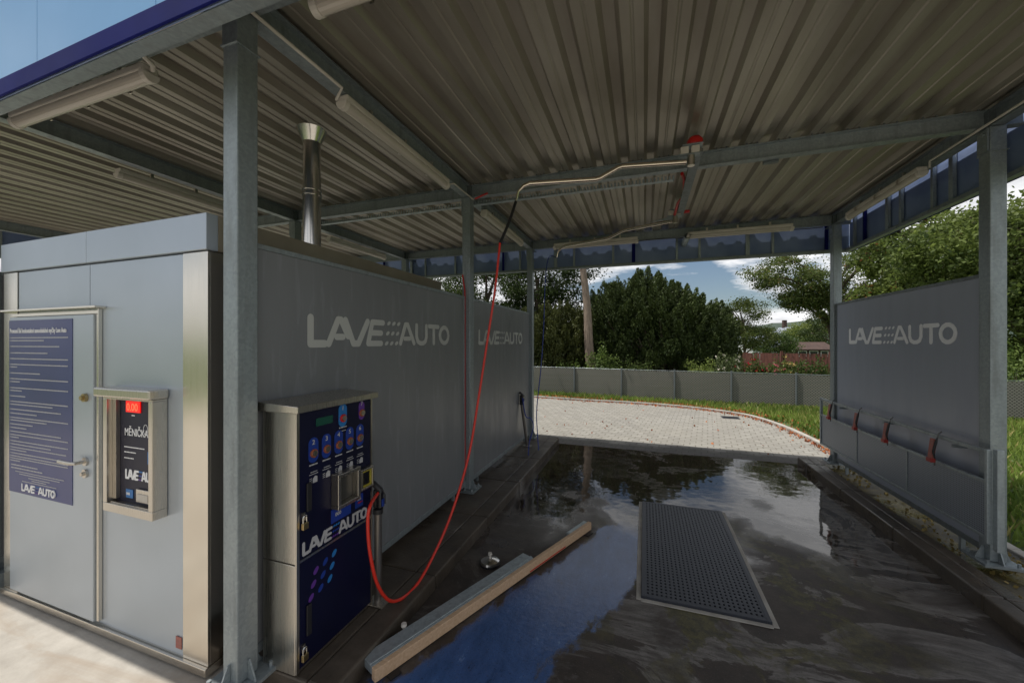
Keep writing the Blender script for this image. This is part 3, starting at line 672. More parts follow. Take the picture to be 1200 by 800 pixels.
mb = MB(); mb.box(K0+.0005,K0+.012,1.563,1.592,.27,.43); mb.build('grip', 'black', lo_, .003)
logo(up_, (K0,1.543,.700), ex, ey, .49, .072, 'print', ('purple','blue_btn','cyan_btn'))
for j in range(3):
    for i in range(3):
        cy, cz = 1.597+i*.065+j*.016, .452+j*.064+i*.014-.0
        poly = [(cy+.016*math.cos(a)+.008*math.sin(a), cz+.019*math.sin(a)) for a in [2*math.pi*q/16 for q in range(16)]]
        mb = MB(); mb.prism(poly, O, ex, ey, (1,0,0), .0005, .0014); mb.build('dot', ('purple','blue_btn','cyan_btn')[i], lo_)
def padlock(z, label):
    t = thing('padlock', (K0+.012, 1.543, z), label, 'padlock', 'padlocks on the wash terminal doors')
    mb = MB(); mb.box(K0+.006,K0+.024,1.527,1.561,z-.03,z+.005); mb.build('lock_body', 'brass', t, .003)
    mb = MB(); mb.tube([(K0+.015,1.533,z+.005),(K0+.015,1.533,z+.03)]+[(K0+.015,1.544-.011*math.cos(a),z+.03+.011*math.sin(a)) for a in [math.pi*k/8 for k in range(1,8)]]+[(K0+.015,1.555,z+.03),(K0+.015,1.555,z+.005)], .0035, 8)
    mb.build('shackle', 'chrome', t, smooth=True)
    mb = MB(); mb.box(K0+.0005,K0+.010,1.535,1.552,z+.012,z+.055); mb.build('hasp', 'steel', t)
padlock(.875, 'small brass padlock on the upper navy door of the terminal')
padlock(.19, 'small padlock low on the bottom navy door of the terminal')
# ================================================================ LANCE STANDS
def lance(base, z0, zt, label, group, lab2, hosecol, lean=(0,0)):
    x, y = base
    t = thing('lance_stand', (x,y,z0), label, 'lance stand', group)
    mb = MB(); mb.tube([(x,y,z0),(x+lean[0],y+lean[1],zt)], .024, 16); mb.build('post', 'lance_steel', t, smooth=True)
    mb = MB(); mb.box(x-.07,x+.07,y-.05,y+.05,z0,z0+.008); mb.build('foot_plate', 'steel', t, .002)
    mb = MB(); mb.tube([(x+lean[0],y+lean[1],zt-.01),(x+lean[0],y+lean[1],zt+.02)], .032, 16); mb.build('collar', 'black', t, smooth=True)
    gx, gy = x+lean[0], y+lean[1]
    gun = thing('spray_gun', (gx,gy,zt), lab2, 'spray gun', 'spray guns resting in their stands')
    mb = MB(); mb.box(gx-.03,gx+.035,gy-.022,gy+.022,zt+.022,zt+.15); mb.build('gun_body', 'blackgloss', gun, .014, seg=3)
    mb = MB(); mb.tube([(gx+.02,gy,zt+.14),(gx-.02,gy-.02,zt+.19),(gx-.05,gy-.03,zt+.175)], [.02,.019,.013], 10); mb.build('gun_grip', 'black', gun, smooth=True)
    mb = MB(); mb.box(gx+.036,gx+.042,gy-.012,gy+.012,zt+.04,zt+.09); mb.build('trigger', hosecol, gun, .002)
    mb = MB(); mb.tube([(gx+.03,gy,zt+.15),(gx+.055,gy,zt+.12),(gx+.055,gy,zt+.06)], .004, 8); mb.build('trigger_guard', 'black', gun, smooth=True)
lance((-1.668,2.118), .10, .70, 'stainless lance stand on the left kerb right beside the wash terminal', 'lance stands', 'black spray gun with the red hose, in the stand next to the terminal', 'blue_btn')
lance((-1.84,6.12), .10, .80, 'dark slim lance stand by the far left column near the paving', 'lance stands', 'black spray gun with the blue hose by the far left column', 'blue_btn', (-.08,-.05))
# ================================================================ CEILING BOOMS
def boom(piv, tip, label, big):
    px_, py_, pz = piv; p, q = Vector(piv), Vector(tip)
    t = thing('ceiling_boom', (px_,py_,pz+.1), label, 'ceiling boom', 'swivelling hose booms under the roof')
    d_ = (q-p); d_.z = 0; L = d_.length; a = d_.normalized(); z = Vector((0,0,1))
    def pt(s, dz): return p+a*s+z*dz
    drop = q.z-p.z
    pts = [pt(.04,0), pt(L*.20,0), pt(L*.40,0), pt(L*.425,drop*.10), pt(L*.535,drop*.92), pt(L*.56,drop), pt(L*.97,drop), pt(L*1.01,drop-.02), pt(L*1.045,drop-.07), pt(L*1.06,drop-.16)]
    mb = MB(); mb.tube(pts, [.021]*7+[.017,.012,.010], 14); mb.build('arm', 'pipe', t, smooth=True)
    mb = MB(); mb.tube([p-z*.035, p+z*.05], .030, 18); mb.build('swivel', 'steel', t, smooth=True)
    mb = MB(); mb.box(px_-.10,px_+.07,py_-.04,py_+.04,pz+.052,pz+.060); mb.prism([(-.30,0),(0,0),(0,.05)], (px_,py_,pz+.012), (1,0,0), (0,0,1), (0,1,0), -.003, .003); mb.build('bracket', 'galv', t, .001)
    mb = MB(); mb.box(px_-.085,px_-.02,py_-.035,py_+.035,pz+.062,pz+.125); mb.box(px_+.0,px_+.065,py_-.035,py_+.035,pz+.062,pz+.125); mb.build('spring_case', 'offwhite', t, .006)
    mb = MB(); mb.box(px_-.07,px_+.09,py_-.05,py_+.05,pz+.127,pz+.135); mb.build('top_plate', 'galv', t, .001)
    mb = MB()
    if big: mb.tube([(px_+.03,py_,pz+.137),(px_+.03,py_,pz+.175),(px_+.03,py_,pz+.20),(px_+.03,py_,pz+.21)], [.066,.064,.045,.02], 24); mb.build('red_cap', 'redpaint', t, smooth=True)
    else:
        mb.tube([(px_+.03,py_,pz+.09),(px_+.13,py_,pz+.10),(px_+.17,py_,pz+.10)], .020, 12); mb.tube([(px_-.01,py_-.05,pz+.06),(px_+.01,py_-.30,pz+.12),(px_+.05,py_-.6,pz+.10),(px_+.02,py_-1.0,pz+.13),(px_-.02,py_-1.18,pz+.12)], .017, 12)
        mb.build('red_feed_hose', 'redpaint', t, smooth=True)
    return pts[-1]
e1 = boom((.38,3.62,3.37), (-1.03,3.36,3.27), 'nearer swivelling steel boom under the roof with a red cap, carrying the red hose', True)
e2 = boom((.38,5.40,3.40), (-1.22,5.98,3.33), 'farther swivelling steel boom with red feed hose at its pivot, carrying the blue hose', False)
def catm(pts, k=10):
    out = []; P = [Vector(p) for p in pts]
    for i in range(len(P)-1):
        a, b2, c2, d2 = P[max(0,i-1)], P[i], P[i+1], P[min(len(P)-1,i+2)]
        for t in [q/k for q in range(k)]:
            out.append(.5*((2*b2)+(c2-a)*t+(2*a-5*b2+4*c2-d2)*t*t+(-a+3*b2-3*c2+d2)*t**3))
    out.append(P[-1]); return out
def hp(px, py, Z): return at(px, Z, hz(py, Z))
rh = thing('red_hose', e1, 'long bright red pressure hose hanging from the ceiling boom down to the terminal', 'hose')
k0 = [e1, e1.lerp(hp(586,285,3.42),.5)+Vector((.01,0,0)), hp(586,285,3.42)]
mb = MB(); mb.tube(catm(k0), .0135, 10); mb.build('black_sleeve', 'black', rh, smooth=True)
k1 = [hp(586,284,3.42), hp(580,340,3.40), hp(571,400,3.37), hp(561,465,3.30), hp(550,530,3.20), hp(533,590,3.07), hp(513,640,2.94), hp(488,685,2.72), hp(462,704,2.50), hp(444,688,2.37), hp(434,650,2.32), hp(431,612,2.31), hp(434,592,2.34), Vector((-1.655,2.10,.83))]
mb = MB(); mb.tube(catm(k1), .0105, 10); mb.build('hose', 'red', rh, smooth=True)
bh = thing('blue_hose', e2, 'thin blue hose hanging beside the far left column and looping near the kerb', 'hose')
k2 = [e2, hp(643,302,6.55), hp(639,330,6.55), hp(637,385,6.5), hp(634,430,6.45), hp(629,480,6.4), hp(630,510,6.3), hp(631,530,6.1), hp(627,545,5.85), hp(620,541,5.8), hp(620,520,6.0), hp(625,500,6.15), hp(622,490,6.2), hp(616,487,6.15), Vector((-1.90,6.05,.9))]
mb = MB(); mb.tube(catm(k2), .0085, 8); mb.build('hose', 'bluehose', bh, smooth=True)
# little red lever under the middle beam
mb = MB(); mb.obox((-1.83,4.02,3.46),(-1.66,3.98,3.49), .02, .012); tag(mb.build('red_lever', 'redpaint'), 'small red lever under the beam beside the middle column head', 'lever')
# ================================================================ MAT RAIL + CLIPS
RU = 2.46
t = thing('mat_rail', (RU, 5.3, .035), 'blue grey metal mat rail with a perforated lower panel at the right splash wall', 'mat rail')
mb = MB(); mb.box(RU-.012,RU+.012,3.93,6.80,.975,1.005); mb.build('top_bar', 'galv', t, .003)
mb = MB(); mb.box(RU-.012,RU+.012,3.93,6.80,.745,.772); mb.build('middle_bar', 'galv', t, .003)
mb = MB(); mb.box(RU-.012,RU+.012,3.93,6.80,.33,.355); mb.build('bottom_bar', 'galv', t, .003)
for y in (3.905, 6.801): 
    mb = MB(); mb.box(RU-.016,RU+.016,y,y+.024,.30 if y < 5 else .33,1.01); mb.build('end_post', 'galv_light', t, .003)
mb = MB(); mb.box(RU+.013,RU+.055,3.86,3.90,.26,1.02); mb.build('stand_post', 'galv_light', t, .004)
m, n, l, b = mat('perforated_sheet', (.2,.23,.27), .45, .3)
v = coords(n, l, (1,1,1)); sp = n.new('ShaderNodeSeparateXYZ'); l.new(v, sp.inputs[0])
def cell(x): return math_(n, l, 'SUBTRACT', math_(n, l, 'FRACT', math_(n, l, 'MULTIPLY', x, 60.)), .5)
rr = math_(n, l, 'ADD', math_(n, l, 'POWER', math_(n, l, 'ABSOLUTE', cell(sp.outputs['Y'])), 2.), math_(n, l, 'POWER', math_(n, l, 'ABSOLUTE', cell(sp.outputs['Z'])), 2.))
l.new(ramp(n, l, rr, [(.05, (.08,.09,.11)), (.09, (.24,.27,.31))]), b.inputs['Base Color']); M['perf'] = m
for y0, y1 in ((3.935,4.85),(4.87,5.80),(5.82,6.795)):
    mb = MB(); mb.box(RU-.003,RU+.003,y0,y1,.357,.743); mb.build('perforated_panel', 'perf', t)
    mb = MB(); mb.box(RU-.010,RU-.004,y1,y1+.018,.357,.743); mb.build('upright', 'galv', t)
mb = MB()
for y in (4.3,5.3,6.3): mb.box(RU+.013,UR-.026,y-.012,y+.012,.93,.955); mb.box(RU+.013,UR-.026,y-.012,y+.012,.36,.385)
mb.build('wall_bracket', 'galv', t)
clip_lab = ['red brown mat clip on the rail, nearest the camera and largest', 'red brown mat clip on the rail, second from the near end', 'red brown mat clip on the rail, third from the near end', 'red brown mat clip at the far end of the rail, in front of the column']
def make_clip(y):
    t = thing('mat_clip', (RU-.014, y, .98), clip_lab[0], 'mat clip', 'mat clips hanging on the rail')
    mb = MB(); mb.add([(RU-.02,y+.036,.965),(RU-.02,y-.022,.965),(RU-.05,y-.028,.79),(RU-.05,y+.016,.79),(RU-.045,y+.036,.968),(RU-.045,y-.022,.968),(RU-.075,y-.028,.79),(RU-.075,y+.016,.79)],
                       [(0,1,2,3),(7,6,5,4),(0,4,5,1),(1,5,6,2),(2,6,7,3),(3,7,4,0)]); mb.build('clip_plate', 'rustred', t, .004)
    mb = MB(); mb.tube([(RU-.03,y-.032,.985),(RU-.045,y-.040,.94),(RU-.06,y-.035,.86),(RU-.05,y-.038,.80)], [.005,.010,.009,.004], 8); mb.build('spring_lever', 'black', t, smooth=True)
    mb = MB(); mb.box(RU-.082,RU-.044,y-.040,y+.020,.765,.802); mb.build('jaw', 'jaw_red', t, .004)
    mb = MB(); mb.tube([(RU,y-.03,1.04),(RU-.02,y-.03,1.02),(RU-.03,y-.03,.98)], .005, 8); mb.tube([(RU-.05,y-.034,.766),(RU-.05,y-.034,.74)], .006, 8); mb.build('hook', 'lock_plate', t, smooth=True)
    return t
cl = make_clip(4.43)
for i, y in enumerate((5.12,5.73,6.42)):
    c_ = cl.copy(); C.objects.link(c_); c_.location.y += y-4.43; c_['label'] = clip_lab[i+1]
    for ch_ in list(cl.children):
        d2 = ch_.copy(); C.objects.link(d2); d2.parent = c_
# ================================================================ FLOOR THINGS
t = thing('drain_grate', (.38,3.74,0), 'long dark perforated steel drain grate in the middle of the wet bay floor', 'drain grate')
m, n, l, b = mat('dark_grate_steel', (.05,.055,.068), .45, .5); M['grate'] = m
x0, x1, y0, y1 = -.02,.78,2.88,4.60; nx_, ny_ = 24, 44; mb = MB()
for i in range(nx_+1):
    x = x0+.03+(x1-x0-.06)*i/nx_; mb.box(x-.0085,x+.0085,y0+.02,y1-.02,.004,.0215)
for j in range(ny_+1):
    y = y0+.03+(y1-y0-.06)*j/ny_; mb.box(x0+.02,x1-.02,y-.0105,y+.0105,.003,.0205)
mb.build('bars', 'grate', t)
mb = MB(); mb.box(x0,x0+.028,y0,y1,.001,.023); mb.box(x1-.028,x1,y0,y1,.001,.023); mb.box(x0+.0285,x1-.0285,y0,y0+.024,.001,.023); mb.box(x0+.0285,x1-.0285,y1-.024,y1,.001,.023); mb.box(x0+.03,x1-.03,3.72,3.735,.002,.0225)
mb.build('frame', 'grate', t, .002)
mb = MB(); mb.box(x0+.03,x1-.03,y0+.03,y1-.03,.0008,.0018); mb.build('pit_shade', 'black', t)  # flat black sheet on the floor, paints the shade below the bars
mb = MB(); mb.box(x0-.035,x0-.001,y0-.02,y1+.02,.0005,.006); mb.box(x1+.001,x1+.035,y0-.02,y1+.02,.0005,.006); mb.box(x0-.0,x1+.0,y0-.034,y0-.001,.0005,.006); mb.build('concrete_surround', 'kerbstone', t, .002)
# loose steel rail with timber edge lying across the floor
t = thing('guide_rail', (-.95,2.75,0), 'loose galvanised rail with a tan timber edge lying aslant on the wet floor', 'rail')
A_, B_ = Vector((-.50,3.78,0)), Vector((-1.37,1.70,0)); dd = (B_-A_).normalized(); sd = Vector((-dd.y, dd.x, 0)); z = Vector((0,0,1))
if sd.x < 0: sd = -sd
mb = MB(); mb.obox(A_+z*.042, B_+z*.042, .036, .07); mb.build('timber_edge', 'tan', t, .004)
s1 = A_.lerp(B_, .38); mb = MB(); mb.obox(s1-sd*.074+z*.055, B_-sd*.074+z*.055, .11, .045); mb.obox(s1-sd*.040+z*.081, B_-sd*.040+z*.081, .02, .006); mb.build('steel_channel', 'galv_light', t, .006)
mb = MB(); mb.obox(A_-sd*.045+z*.045, A_.lerp(B_, .14)-sd*.045+z*.045, .05, .05); mb.build('steel_end', 'galv_light', t, .012)
mb = MB(); mb.obox(A_.lerp(B_,.2)+sd*.0195+z*.02, A_.lerp(B_,.42)+sd*.0195+z*.02, .003, .008); mb.build('red_line', 'redpaint', t)
mb = MB(); mb.obox(A_.lerp(B_,.02)+z*.004, A_.lerp(B_,.06)+z*.004, .12, .007); mb.obox(A_.lerp(B_,.94)+z*.004, A_.lerp(B_,.97)+z*.004, .12, .007); mb.build('foot', 'black', t)
def cap(pos, label, r):
    t = thing('steel_cap', pos, label, 'steel cap', 'round steel caps beside the loose rail'); x, y, zz = pos
    mb = MB(); mb.tube([(x,y,zz),(x,y,zz+.014)], r*1.02, 28); mb.build('rubber_rim', 'black', t)
    mb = MB(); mb.tube([(x,y,zz+.0145),(x,y,zz+.03),(x,y,zz+.042),(x,y,zz+.048)], [r*.96,r*.9,r*.6,r*.2], 28); mb.build('dome', 'chrome', t, smooth=True)
    mb = MB(); mb.tube([(x,y,zz+.046),(x,y,zz+.065),(x,y,zz+.075),(x,y,zz+.09)], [.008,.008,.018,.016], 14); mb.build('knob', 'offwhite', t, smooth=True)
cap((-1.20,2.93,.0), 'shiny domed steel cap with a pale knob beside the loose rail', .085)
cap((-1.40,2.02,.0), 'shiny steel cap at the near end of the loose rail by the kerb', .05)
# ================================================================ VEGETATION
def foliage(name, m, pts, size, cols, parent=None, aspect=.55, up=None, droop=0.):
    """pts (n,3), cols (n,3): one small leaf face per point"""
    pts = np.asarray(pts, dtype=np.float64); n_ = len(pts)
    sz = np.broadcast_to(size, (n_,))*rng.uniform(.65,1.3,n_)
    a = rng.normal(size=(n_,3))
    if up is not None: a = a*.45+np.asarray(up)
    a /= np.linalg.norm(a, axis=1)[:,None]
    b2 = np.cross(a, rng.normal(size=(n_,3))); b2 /= np.linalg.norm(b2, axis=1)[:,None]
    a = a*sz[:,None]*.5; b2 = b2*sz[:,None]*.5*aspect
    V_ = np.empty((n_,4,3)); V_[:,0] = pts-a; V_[:,1] = pts+b2; V_[:,2] = pts+a; V_[:,3] = pts-b2
    me = bpy.data.meshes.new(name); me.vertices.add(n_*4); me.vertices.foreach_set('co', V_.reshape(-1))
    me.loops.add(n_*4); me.loops.foreach_set('vertex_index', np.arange(n_*4, dtype=np.int32))
    me.polygons.add(n_); me.polygons.foreach_set('loop_start', np.arange(0, n_*4, 4, dtype=np.int32)); me.polygons.foreach_set('loop_total', np.full(n_, 4, dtype=np.int32))
    me.update(calc_edges=True)
    at_ = me.color_attributes.new('tint', 'FLOAT_COLOR', 'POINT')
    cc = np.ones((n_,4,4)); cc[:,:,:3] = np.asarray(cols)[:,None,:]
    at_.data.foreach_set('color', cc.reshape(-1).astype(np.float32))
    me.materials.append(M[m]); o = bpy.data.objects.new(name, me); C.objects.link(o)
    if parent: attach(o, parent)
    return o
def tints(n_, c0, c1, third=None, p3=0., clump=None):
    t_ = rng.uniform(0,1,n_)
    if clump is not None: t_ = np.clip(.5*t_+.5*clump, 0, 1)
    c = np.outer(1-t_, c0)+np.outer(t_, c1)
    if third is not None:
        k = rng.uniform(0,1,n_) < p3; c[k] = np.asarray(third)*rng.uniform(.7,1.3,(k.sum(),1))
    return c*rng.uniform(.8,1.2,(n_,1))
def tree(name, label, base, H, tr, ells, c0, c1, leaf=.12, dens=260, clr=.5, third=None, p3=0, bark='bark', group=None, lean=(0,0), limbs=14, cat='tree'):
    """ells: list of (dx,dy,z,rx,ry,rz,nclumps)"""
    bx_, by_ = base
    t = thing(name, (bx_,by_,0), label, cat, group)
    C_, CT = [], []
    for (dx, dy, z0, rx, ry, rz, nc) in ells:
        d_ = rng.normal(size=(nc,3)); d_ /= np.linalg.norm(d_, axis=1)[:,None]; r_ = rng.uniform(.35,1.,nc)**.6
        C_.append(np.c_[bx_+dx+d_[:,0]*rx*r_, by_+dy+d_[:,1]*ry*r_, z0+d_[:,2]*rz*r_])
    C_ = np.vstack(C_); top = max(e[2] for e in ells)
    trunk_top = Vector((bx_+lean[0], by_+lean[1], top*.92)); b0 = Vector((bx_,by_,-.1))
    tp = [b0, b0.lerp(trunk_top,.08), b0.lerp(trunk_top,.3)+Vector((.06*H*.1,0,0)), b0.lerp(trunk_top,.6)-Vector((.05*H*.1,.03,0)), trunk_top]
    mb = MB(); mb.tube(catm(tp, 4), [tr*(1.35 if i < 2 else 1.0)*(1-.75*i/16) for i in range(17)], 10); 
    idx = rng.choice(len(C_), min(limbs, len(C_)), replace=False)
    for i in idx:
        e = Vector(C_[i]); s = b0.lerp(trunk_top, min(.95, max(.25, (e.z/ max(top,.1))*.75-.05))); md = s.lerp(e,.5)+Vector((0,0,.12*(e-s).length))
        mb.tube(catm([s, md, e], 4), [tr*.42*(1-.8*k/8) for k in range(9)], 6)
    mb.build('trunk', bark, t, smooth=True)
    P = []; cl_ = []
    for c_ in C_:
        k = int(dens*rng.uniform(.5,1.4)); q = rng.normal(size=(k,3))*np.array([1,1,.6])*clr*rng.uniform(.6,1.15)*.5
        P.append(c_+q); cl_.append(np.full(k, rng.uniform(0,1)))
    P = np.vstack(P); cl_ = np.concatenate(cl_); ok = P[:,2] > .15; P, cl_ = P[ok], cl_[ok]
    foliage('crown', 'leaf', P, leaf, tints(len(P), c0, c1, third, p3, cl_), t)
    return t
def p2(px, Z): q = at(px, Z); return (q.x, q.y)
# dark yew of upright plumes
def yew(label, px, Z, rx, ry, prof_, nplume, c0, c1, per=330):
    cx, cy = p2(px, Z); t = thing('yew_tree', (cx,cy,0), label, 'yew tree', 'dark yews behind the mesh fence')
    P = []; cl_ = []; UPV = []; mb = MB()
    rt = Vector((cs, sn, 0)); fw = Vector((-sn, cs, 0))
    for k in range(nplume):
        a = rng.uniform(-1,1); d_ = rng.uniform(-1,1)
        if a*a+d_*d_ > 1: continue
        top = np.interp(a, [q[0] for q in prof_], [q[1] for q in prof_])*math.sqrt(max(.12, 1-.55*d_*d_))*rng.uniform(.80,1.06)
        low = rng.uniform(0,1) < .5
        base = Vector((cx,cy,0))+rt*(a*rx*.86)+fw*(d_*ry*.86)
        if low: top *= rng.uniform(.35,.85)
        if not low and d_ > -.2: out = (rt*(a*.30+rng.normal()*.10)+fw*(d_*.3)+Vector((0,0,1))).normalized()
        else: out = (rt*(a*.55+rng.normal()*.20)+fw*(d_*.5-.12+rng.normal()*.16)+Vector((0,0,1))).normalized()
        ln = rng.uniform(.7,1.5) if not low else rng.uniform(.5,1.0); tipv = base+Vector((0,0,top))+rt*a*.25*rx*.4; st0 = tipv-out*ln
        if k % 5 == 0: mb.tube([Vector((cx+a*.4,cy+d_*.4,-.05)), base.lerp(Vector((cx,cy,0)),.4)+Vector((0,0,top*.4)), st0], [.09,.05,.02], 6)
        m_ = int(per*rng.uniform(.7,1.3)); s = rng.uniform(0,1,m_)**.8
        rad = (.30 if not low else .36)*(1-s)**.75*np.sqrt(rng.uniform(0,1,m_))+.02; th = rng.uniform(0,2*math.pi,m_)
        o1 = out.orthogonal().normalized(); o2 = out.cross(o1)
        pp = np.array(st0)[None]+np.outer(s*ln, np.array(out))+np.outer(rad*np.cos(th), np.array(o1))+np.outer(rad*np.sin(th), np.array(o2))
        P.append(pp); cl_.append(np.clip(s*.6+rng.uniform(-.1,.4),0,1)); UPV.append(np.repeat(np.array(out)[None]*.9, m_, 0))
    P = np.vstack(P); cl_ = np.concatenate(cl_); UPV = np.vstack(UPV); ok = P[:,2] > .05
    foliage('crown', 'needle', P[ok], .12, tints(ok.sum(), c0, c1, None, 0, cl_[ok]), t, aspect=.30, up=UPV[ok])
    mb.tube([(cx,cy,-.1),(cx,cy,1.2),(cx+.1,cy,2.2)], [.28,.2,.08], 10)
    mb.build('trunk', 'bark', t, smooth=True)
yew('huge dark spiky yew filling the middle behind the fence', 775, 16.2, 3.35, 2.2,
    [(-1,3.6),(-.8,4.15),(-.5,4.55),(-.2,4.75),(.1,4.45),(.35,4.1),(.6,3.6),(.85,3.2),(1,2.2)], 1350, (.020,.036,.010), (.10,.135,.036), 240)
yew('lower dark yew to the left, between the leaning trunk and the far left column', 650, 15.3, 1.7, 1.3,
    [(-1,2.9),(-.6,3.2),(0,3.4),(.5,3.2),(1,3.0)], 460, (.028,.042,.012), (.11,.12,.03), 240)
# leaning bare trunk
a_, b2_ = at(697,14.3,-.1), at(681,14.6,5.2)
t = thing('leaning_tree', a_, 'leaning pale bare tree trunk left of the big yew', 'tree trunk')
mb = MB(); mb.tube(catm([a_, a_.lerp(b2_,.3)-Vector((.05,0,0)), a_.lerp(b2_,.62)+Vector((.03,0,0)), b2_], 6), [.20-.09*i/18 for i in range(19)], 12); mb.build('trunk', 'bark_pale', t, smooth=True)
q = at(681,14.6,6.6); P = np.array(q)[None]+rng.normal(size=(2500,3))*np.array([1.2,1.2,.5]); foliage('crown', 'leaf', P, .12, tints(2500, (.03,.055,.012), (.09,.12,.03)), t)
GR = 'broadleaf trees beyond the fence'
g0, g1 = (.035,.060,.014), (.15,.18,.05)
tree('broadleaf_tree', 'dark trunked tall tree behind the far left column', p2(631,17.5), 8, .20, [(0,0,4.6,2.0,1.5,1.6,46),(-1.6,0,4.1,1.6,1.3,1.2,26),(1.0,0,5.2,1.7,1.3,1.2,26),(1.0,0,3.6,1.3,1.0,.9,24),(-.8,0,3.0,1.1,1.0,1.0,18)], (.020,.036,.012), (.06,.09,.022), .10, 190, .55, group=GR, limbs=22)
tree('broadleaf_tree', 'leafy tree rising over the farther left splash wall', p2(570,19), 7, .22, [(0,0,4.2,2.6,1.6,2.3,80),(-2.2,0,3.8,2.2,1.5,1.9,40)], (.022,.040,.012), (.08,.11,.03), .11, 200, .6, group=GR)
tree('broadleaf_tree', 'small round tree at the right end of the big yew', p2(872,26), 5, .14, [(0,0,3.6,1.35,1.2,1.25,46),(.3,0,2.2,1.5,1.2,.9,22)], g0, g1, .12, 150, .55, group=GR)
tree('broadleaf_tree', 'airy yellow green tree with a light crown left of the right far column', p2(975,22), 9, .24, [(-2.4,0,5.9,1.9,1.8,.9,44),(-.9,0,5.0,1.8,1.8,1.2,50),(-1.5,0,4.3,1.1,1.2,.6,16),(.2,0,3.7,1.5,1.5,1.2,34),(1.6,0,5.6,2.0,2.0,1.7,40)], (.045,.075,.018), (.17,.21,.06), .12, 190, .62, third=(.24,.17,.06), p3=.04, group=GR, limbs=26)
tree('broadleaf_tree', 'big dense tree above the right splash wall with browning leaf edges', p2(1085,15.5), 9, .28, [(0,0,4.9,2.8,2.4,2.2,80),(-1.5,-.5,3.6,1.2,1.4,.7,14),(2.2,0,5.0,2.4,2.0,2.2,50)], (.018,.038,.010), (.23,.29,.07), .15, 330, .48, third=(.22,.09,.03), p3=.035, group=GR, limbs=26)
tree('broadleaf_tree', 'large green tree at the right edge behind the nearer right column', p2(1215,11.5), 8, .28, [(0,0,4.2,2.3,2.0,2.2,90),(.6,0,2.2,2.2,1.8,1.6,55),(-1.6,.6,4.6,1.6,1.5,1.4,36)], (.022,.045,.012), (.22,.28,.07), .14, 260, .6, group=GR, limbs=20)
tree('willow_tree', 'pale yellow green weeping willow above the shed roof', p2(943,42), 5, .2, [(0,0,2.5,2.0,1.6,1.3,60),(.8,0,2.9,1.6,1.5,1.0,30)], (.12,.17,.04), (.24,.28,.07), .16, 130, .7, cat='willow')
tree('broadleaf_tree', 'bushy green garden tree before the white house', p2(896,31), 3, .1, [(0,0,1.9,1.2,1.0,1.0,34),(1.2,0,1.7,1.0,1.0,.8,20)], (.035,.065,.016), (.10,.15,.04), .13, 140, .55, group=GR)
tree('broadleaf_tree', 'dark rounded tree under the airy tree, right of the willow', p2(975,36), 4, .15, [(0,0,2.6,2.6,1.6,1.9,60)], (.028,.05,.015), (.08,.11,.03), .15, 140, .7, group=GR)
def shrub(label, px, Z, w, h, c0, c1, n_=2600, flowers=None, name='shrub', cat='shrub', group='low shrubs behind the mesh fence', leaf=.08):
    x, y = p2(px, Z); t = thing(name, (x,y,0), label, cat, group)
    d_ = rng.normal(size=(n_,3)); d_ /= np.linalg.norm(d_,axis=1)[:,None]; r_ = rng.uniform(.25,1,n_)**.5
    lum = 1+.25*np.sin(d_[:,0]*7+px)+.18*np.cos(d_[:,1]*9+d_[:,2]*6)
    P = np.c_[x+d_[:,0]*w*r_*lum, y+d_[:,1]*w*.6*r_, np.maximum(.03, h*.5+d_[:,2]*h*.55*r_*lum)]
    foliage('leaves', 'leaf', P, leaf, tints(n_, c0, c1), t)
    mb = MB()
    for k in range(6):
        an = 2*math.pi*k/6; mb.tube([(x,y,-.08),(x+math.cos(an)*w*.4,y+math.sin(an)*w*.3,h*.7)], [.02,.006], 5)
    mb.build('stems', 'bark', t)
    if flowers:
        nf = 34; ii = rng.choice(n_, nf); Q = P[ii]*1.0; Q[:,2] += .05; Q = np.repeat(Q, 7, 0)+rng.normal(size=(nf*7,3))*.022
        foliage('blossoms', 'petal', Q, .06, np.asarray(flowers)[None]*rng.uniform(.7,1.2,(nf*7,1)), t, aspect=.9)
lg0, lg1 = (.07,.12,.025), (.20,.27,.07)
shrub('light green leafy shrub at the foot of the leaning trunk', 705, 13.9, .55, 1.55, lg0, lg1)
shrub('small green shrub just left of the leaning trunk', 664, 14.2, .6, 1.05, lg0, lg1, 1800)
shrub('low green shrub under the left part of the yew', 745, 14.0, .7, 1.10, (.05,.09,.02), (.14,.18,.05), 1800)
shrub('pale lime shrub under the right part of the yew', 822, 13.6, .65, 1.12, (.12,.18,.04), (.28,.33,.09), 2200)
shrub('wispy grey green shrub with pale flowers right of the yew', 852, 13.6, .6, 1.35, (.07,.10,.04), (.18,.22,.09), 2200, (.75,.7,.6))
shrub('rose bush with red flowers in front of the red wall', 880, 13.4, .5, 1.18, (.04,.08,.02), (.12,.17,.04), 2000, (.65,.03,.05), 'rose_bush', 'rose bush', 'rose bushes behind the mesh fence')
shrub('rose bush with pink flowers in front of the red wall', 905, 13.2, .5, 1.12, (.05,.09,.02), (.13,.18,.05), 2000, (.7,.18,.22), 'rose_bush', 'rose bush', 'rose bushes behind the mesh fence')
shrub('bush with yellow and cream flowers near the right end of the red wall', 927, 13.2, .5, 1.15, (.06,.10,.02), (.17,.21,.06), 2000, (.7,.5,.2), 'rose_bush', 'rose bush', 'rose bushes behind the mesh fence')
shrub('dark green bush beside the far right column', 955, 12.9, .6, 1.2, (.03,.06,.015), (.09,.13,.03), 2000)
shrub('sunlit green shrub beyond the fence at the right edge', 1190, 10.6, .9, 1.6, lg0, lg1, 2600)
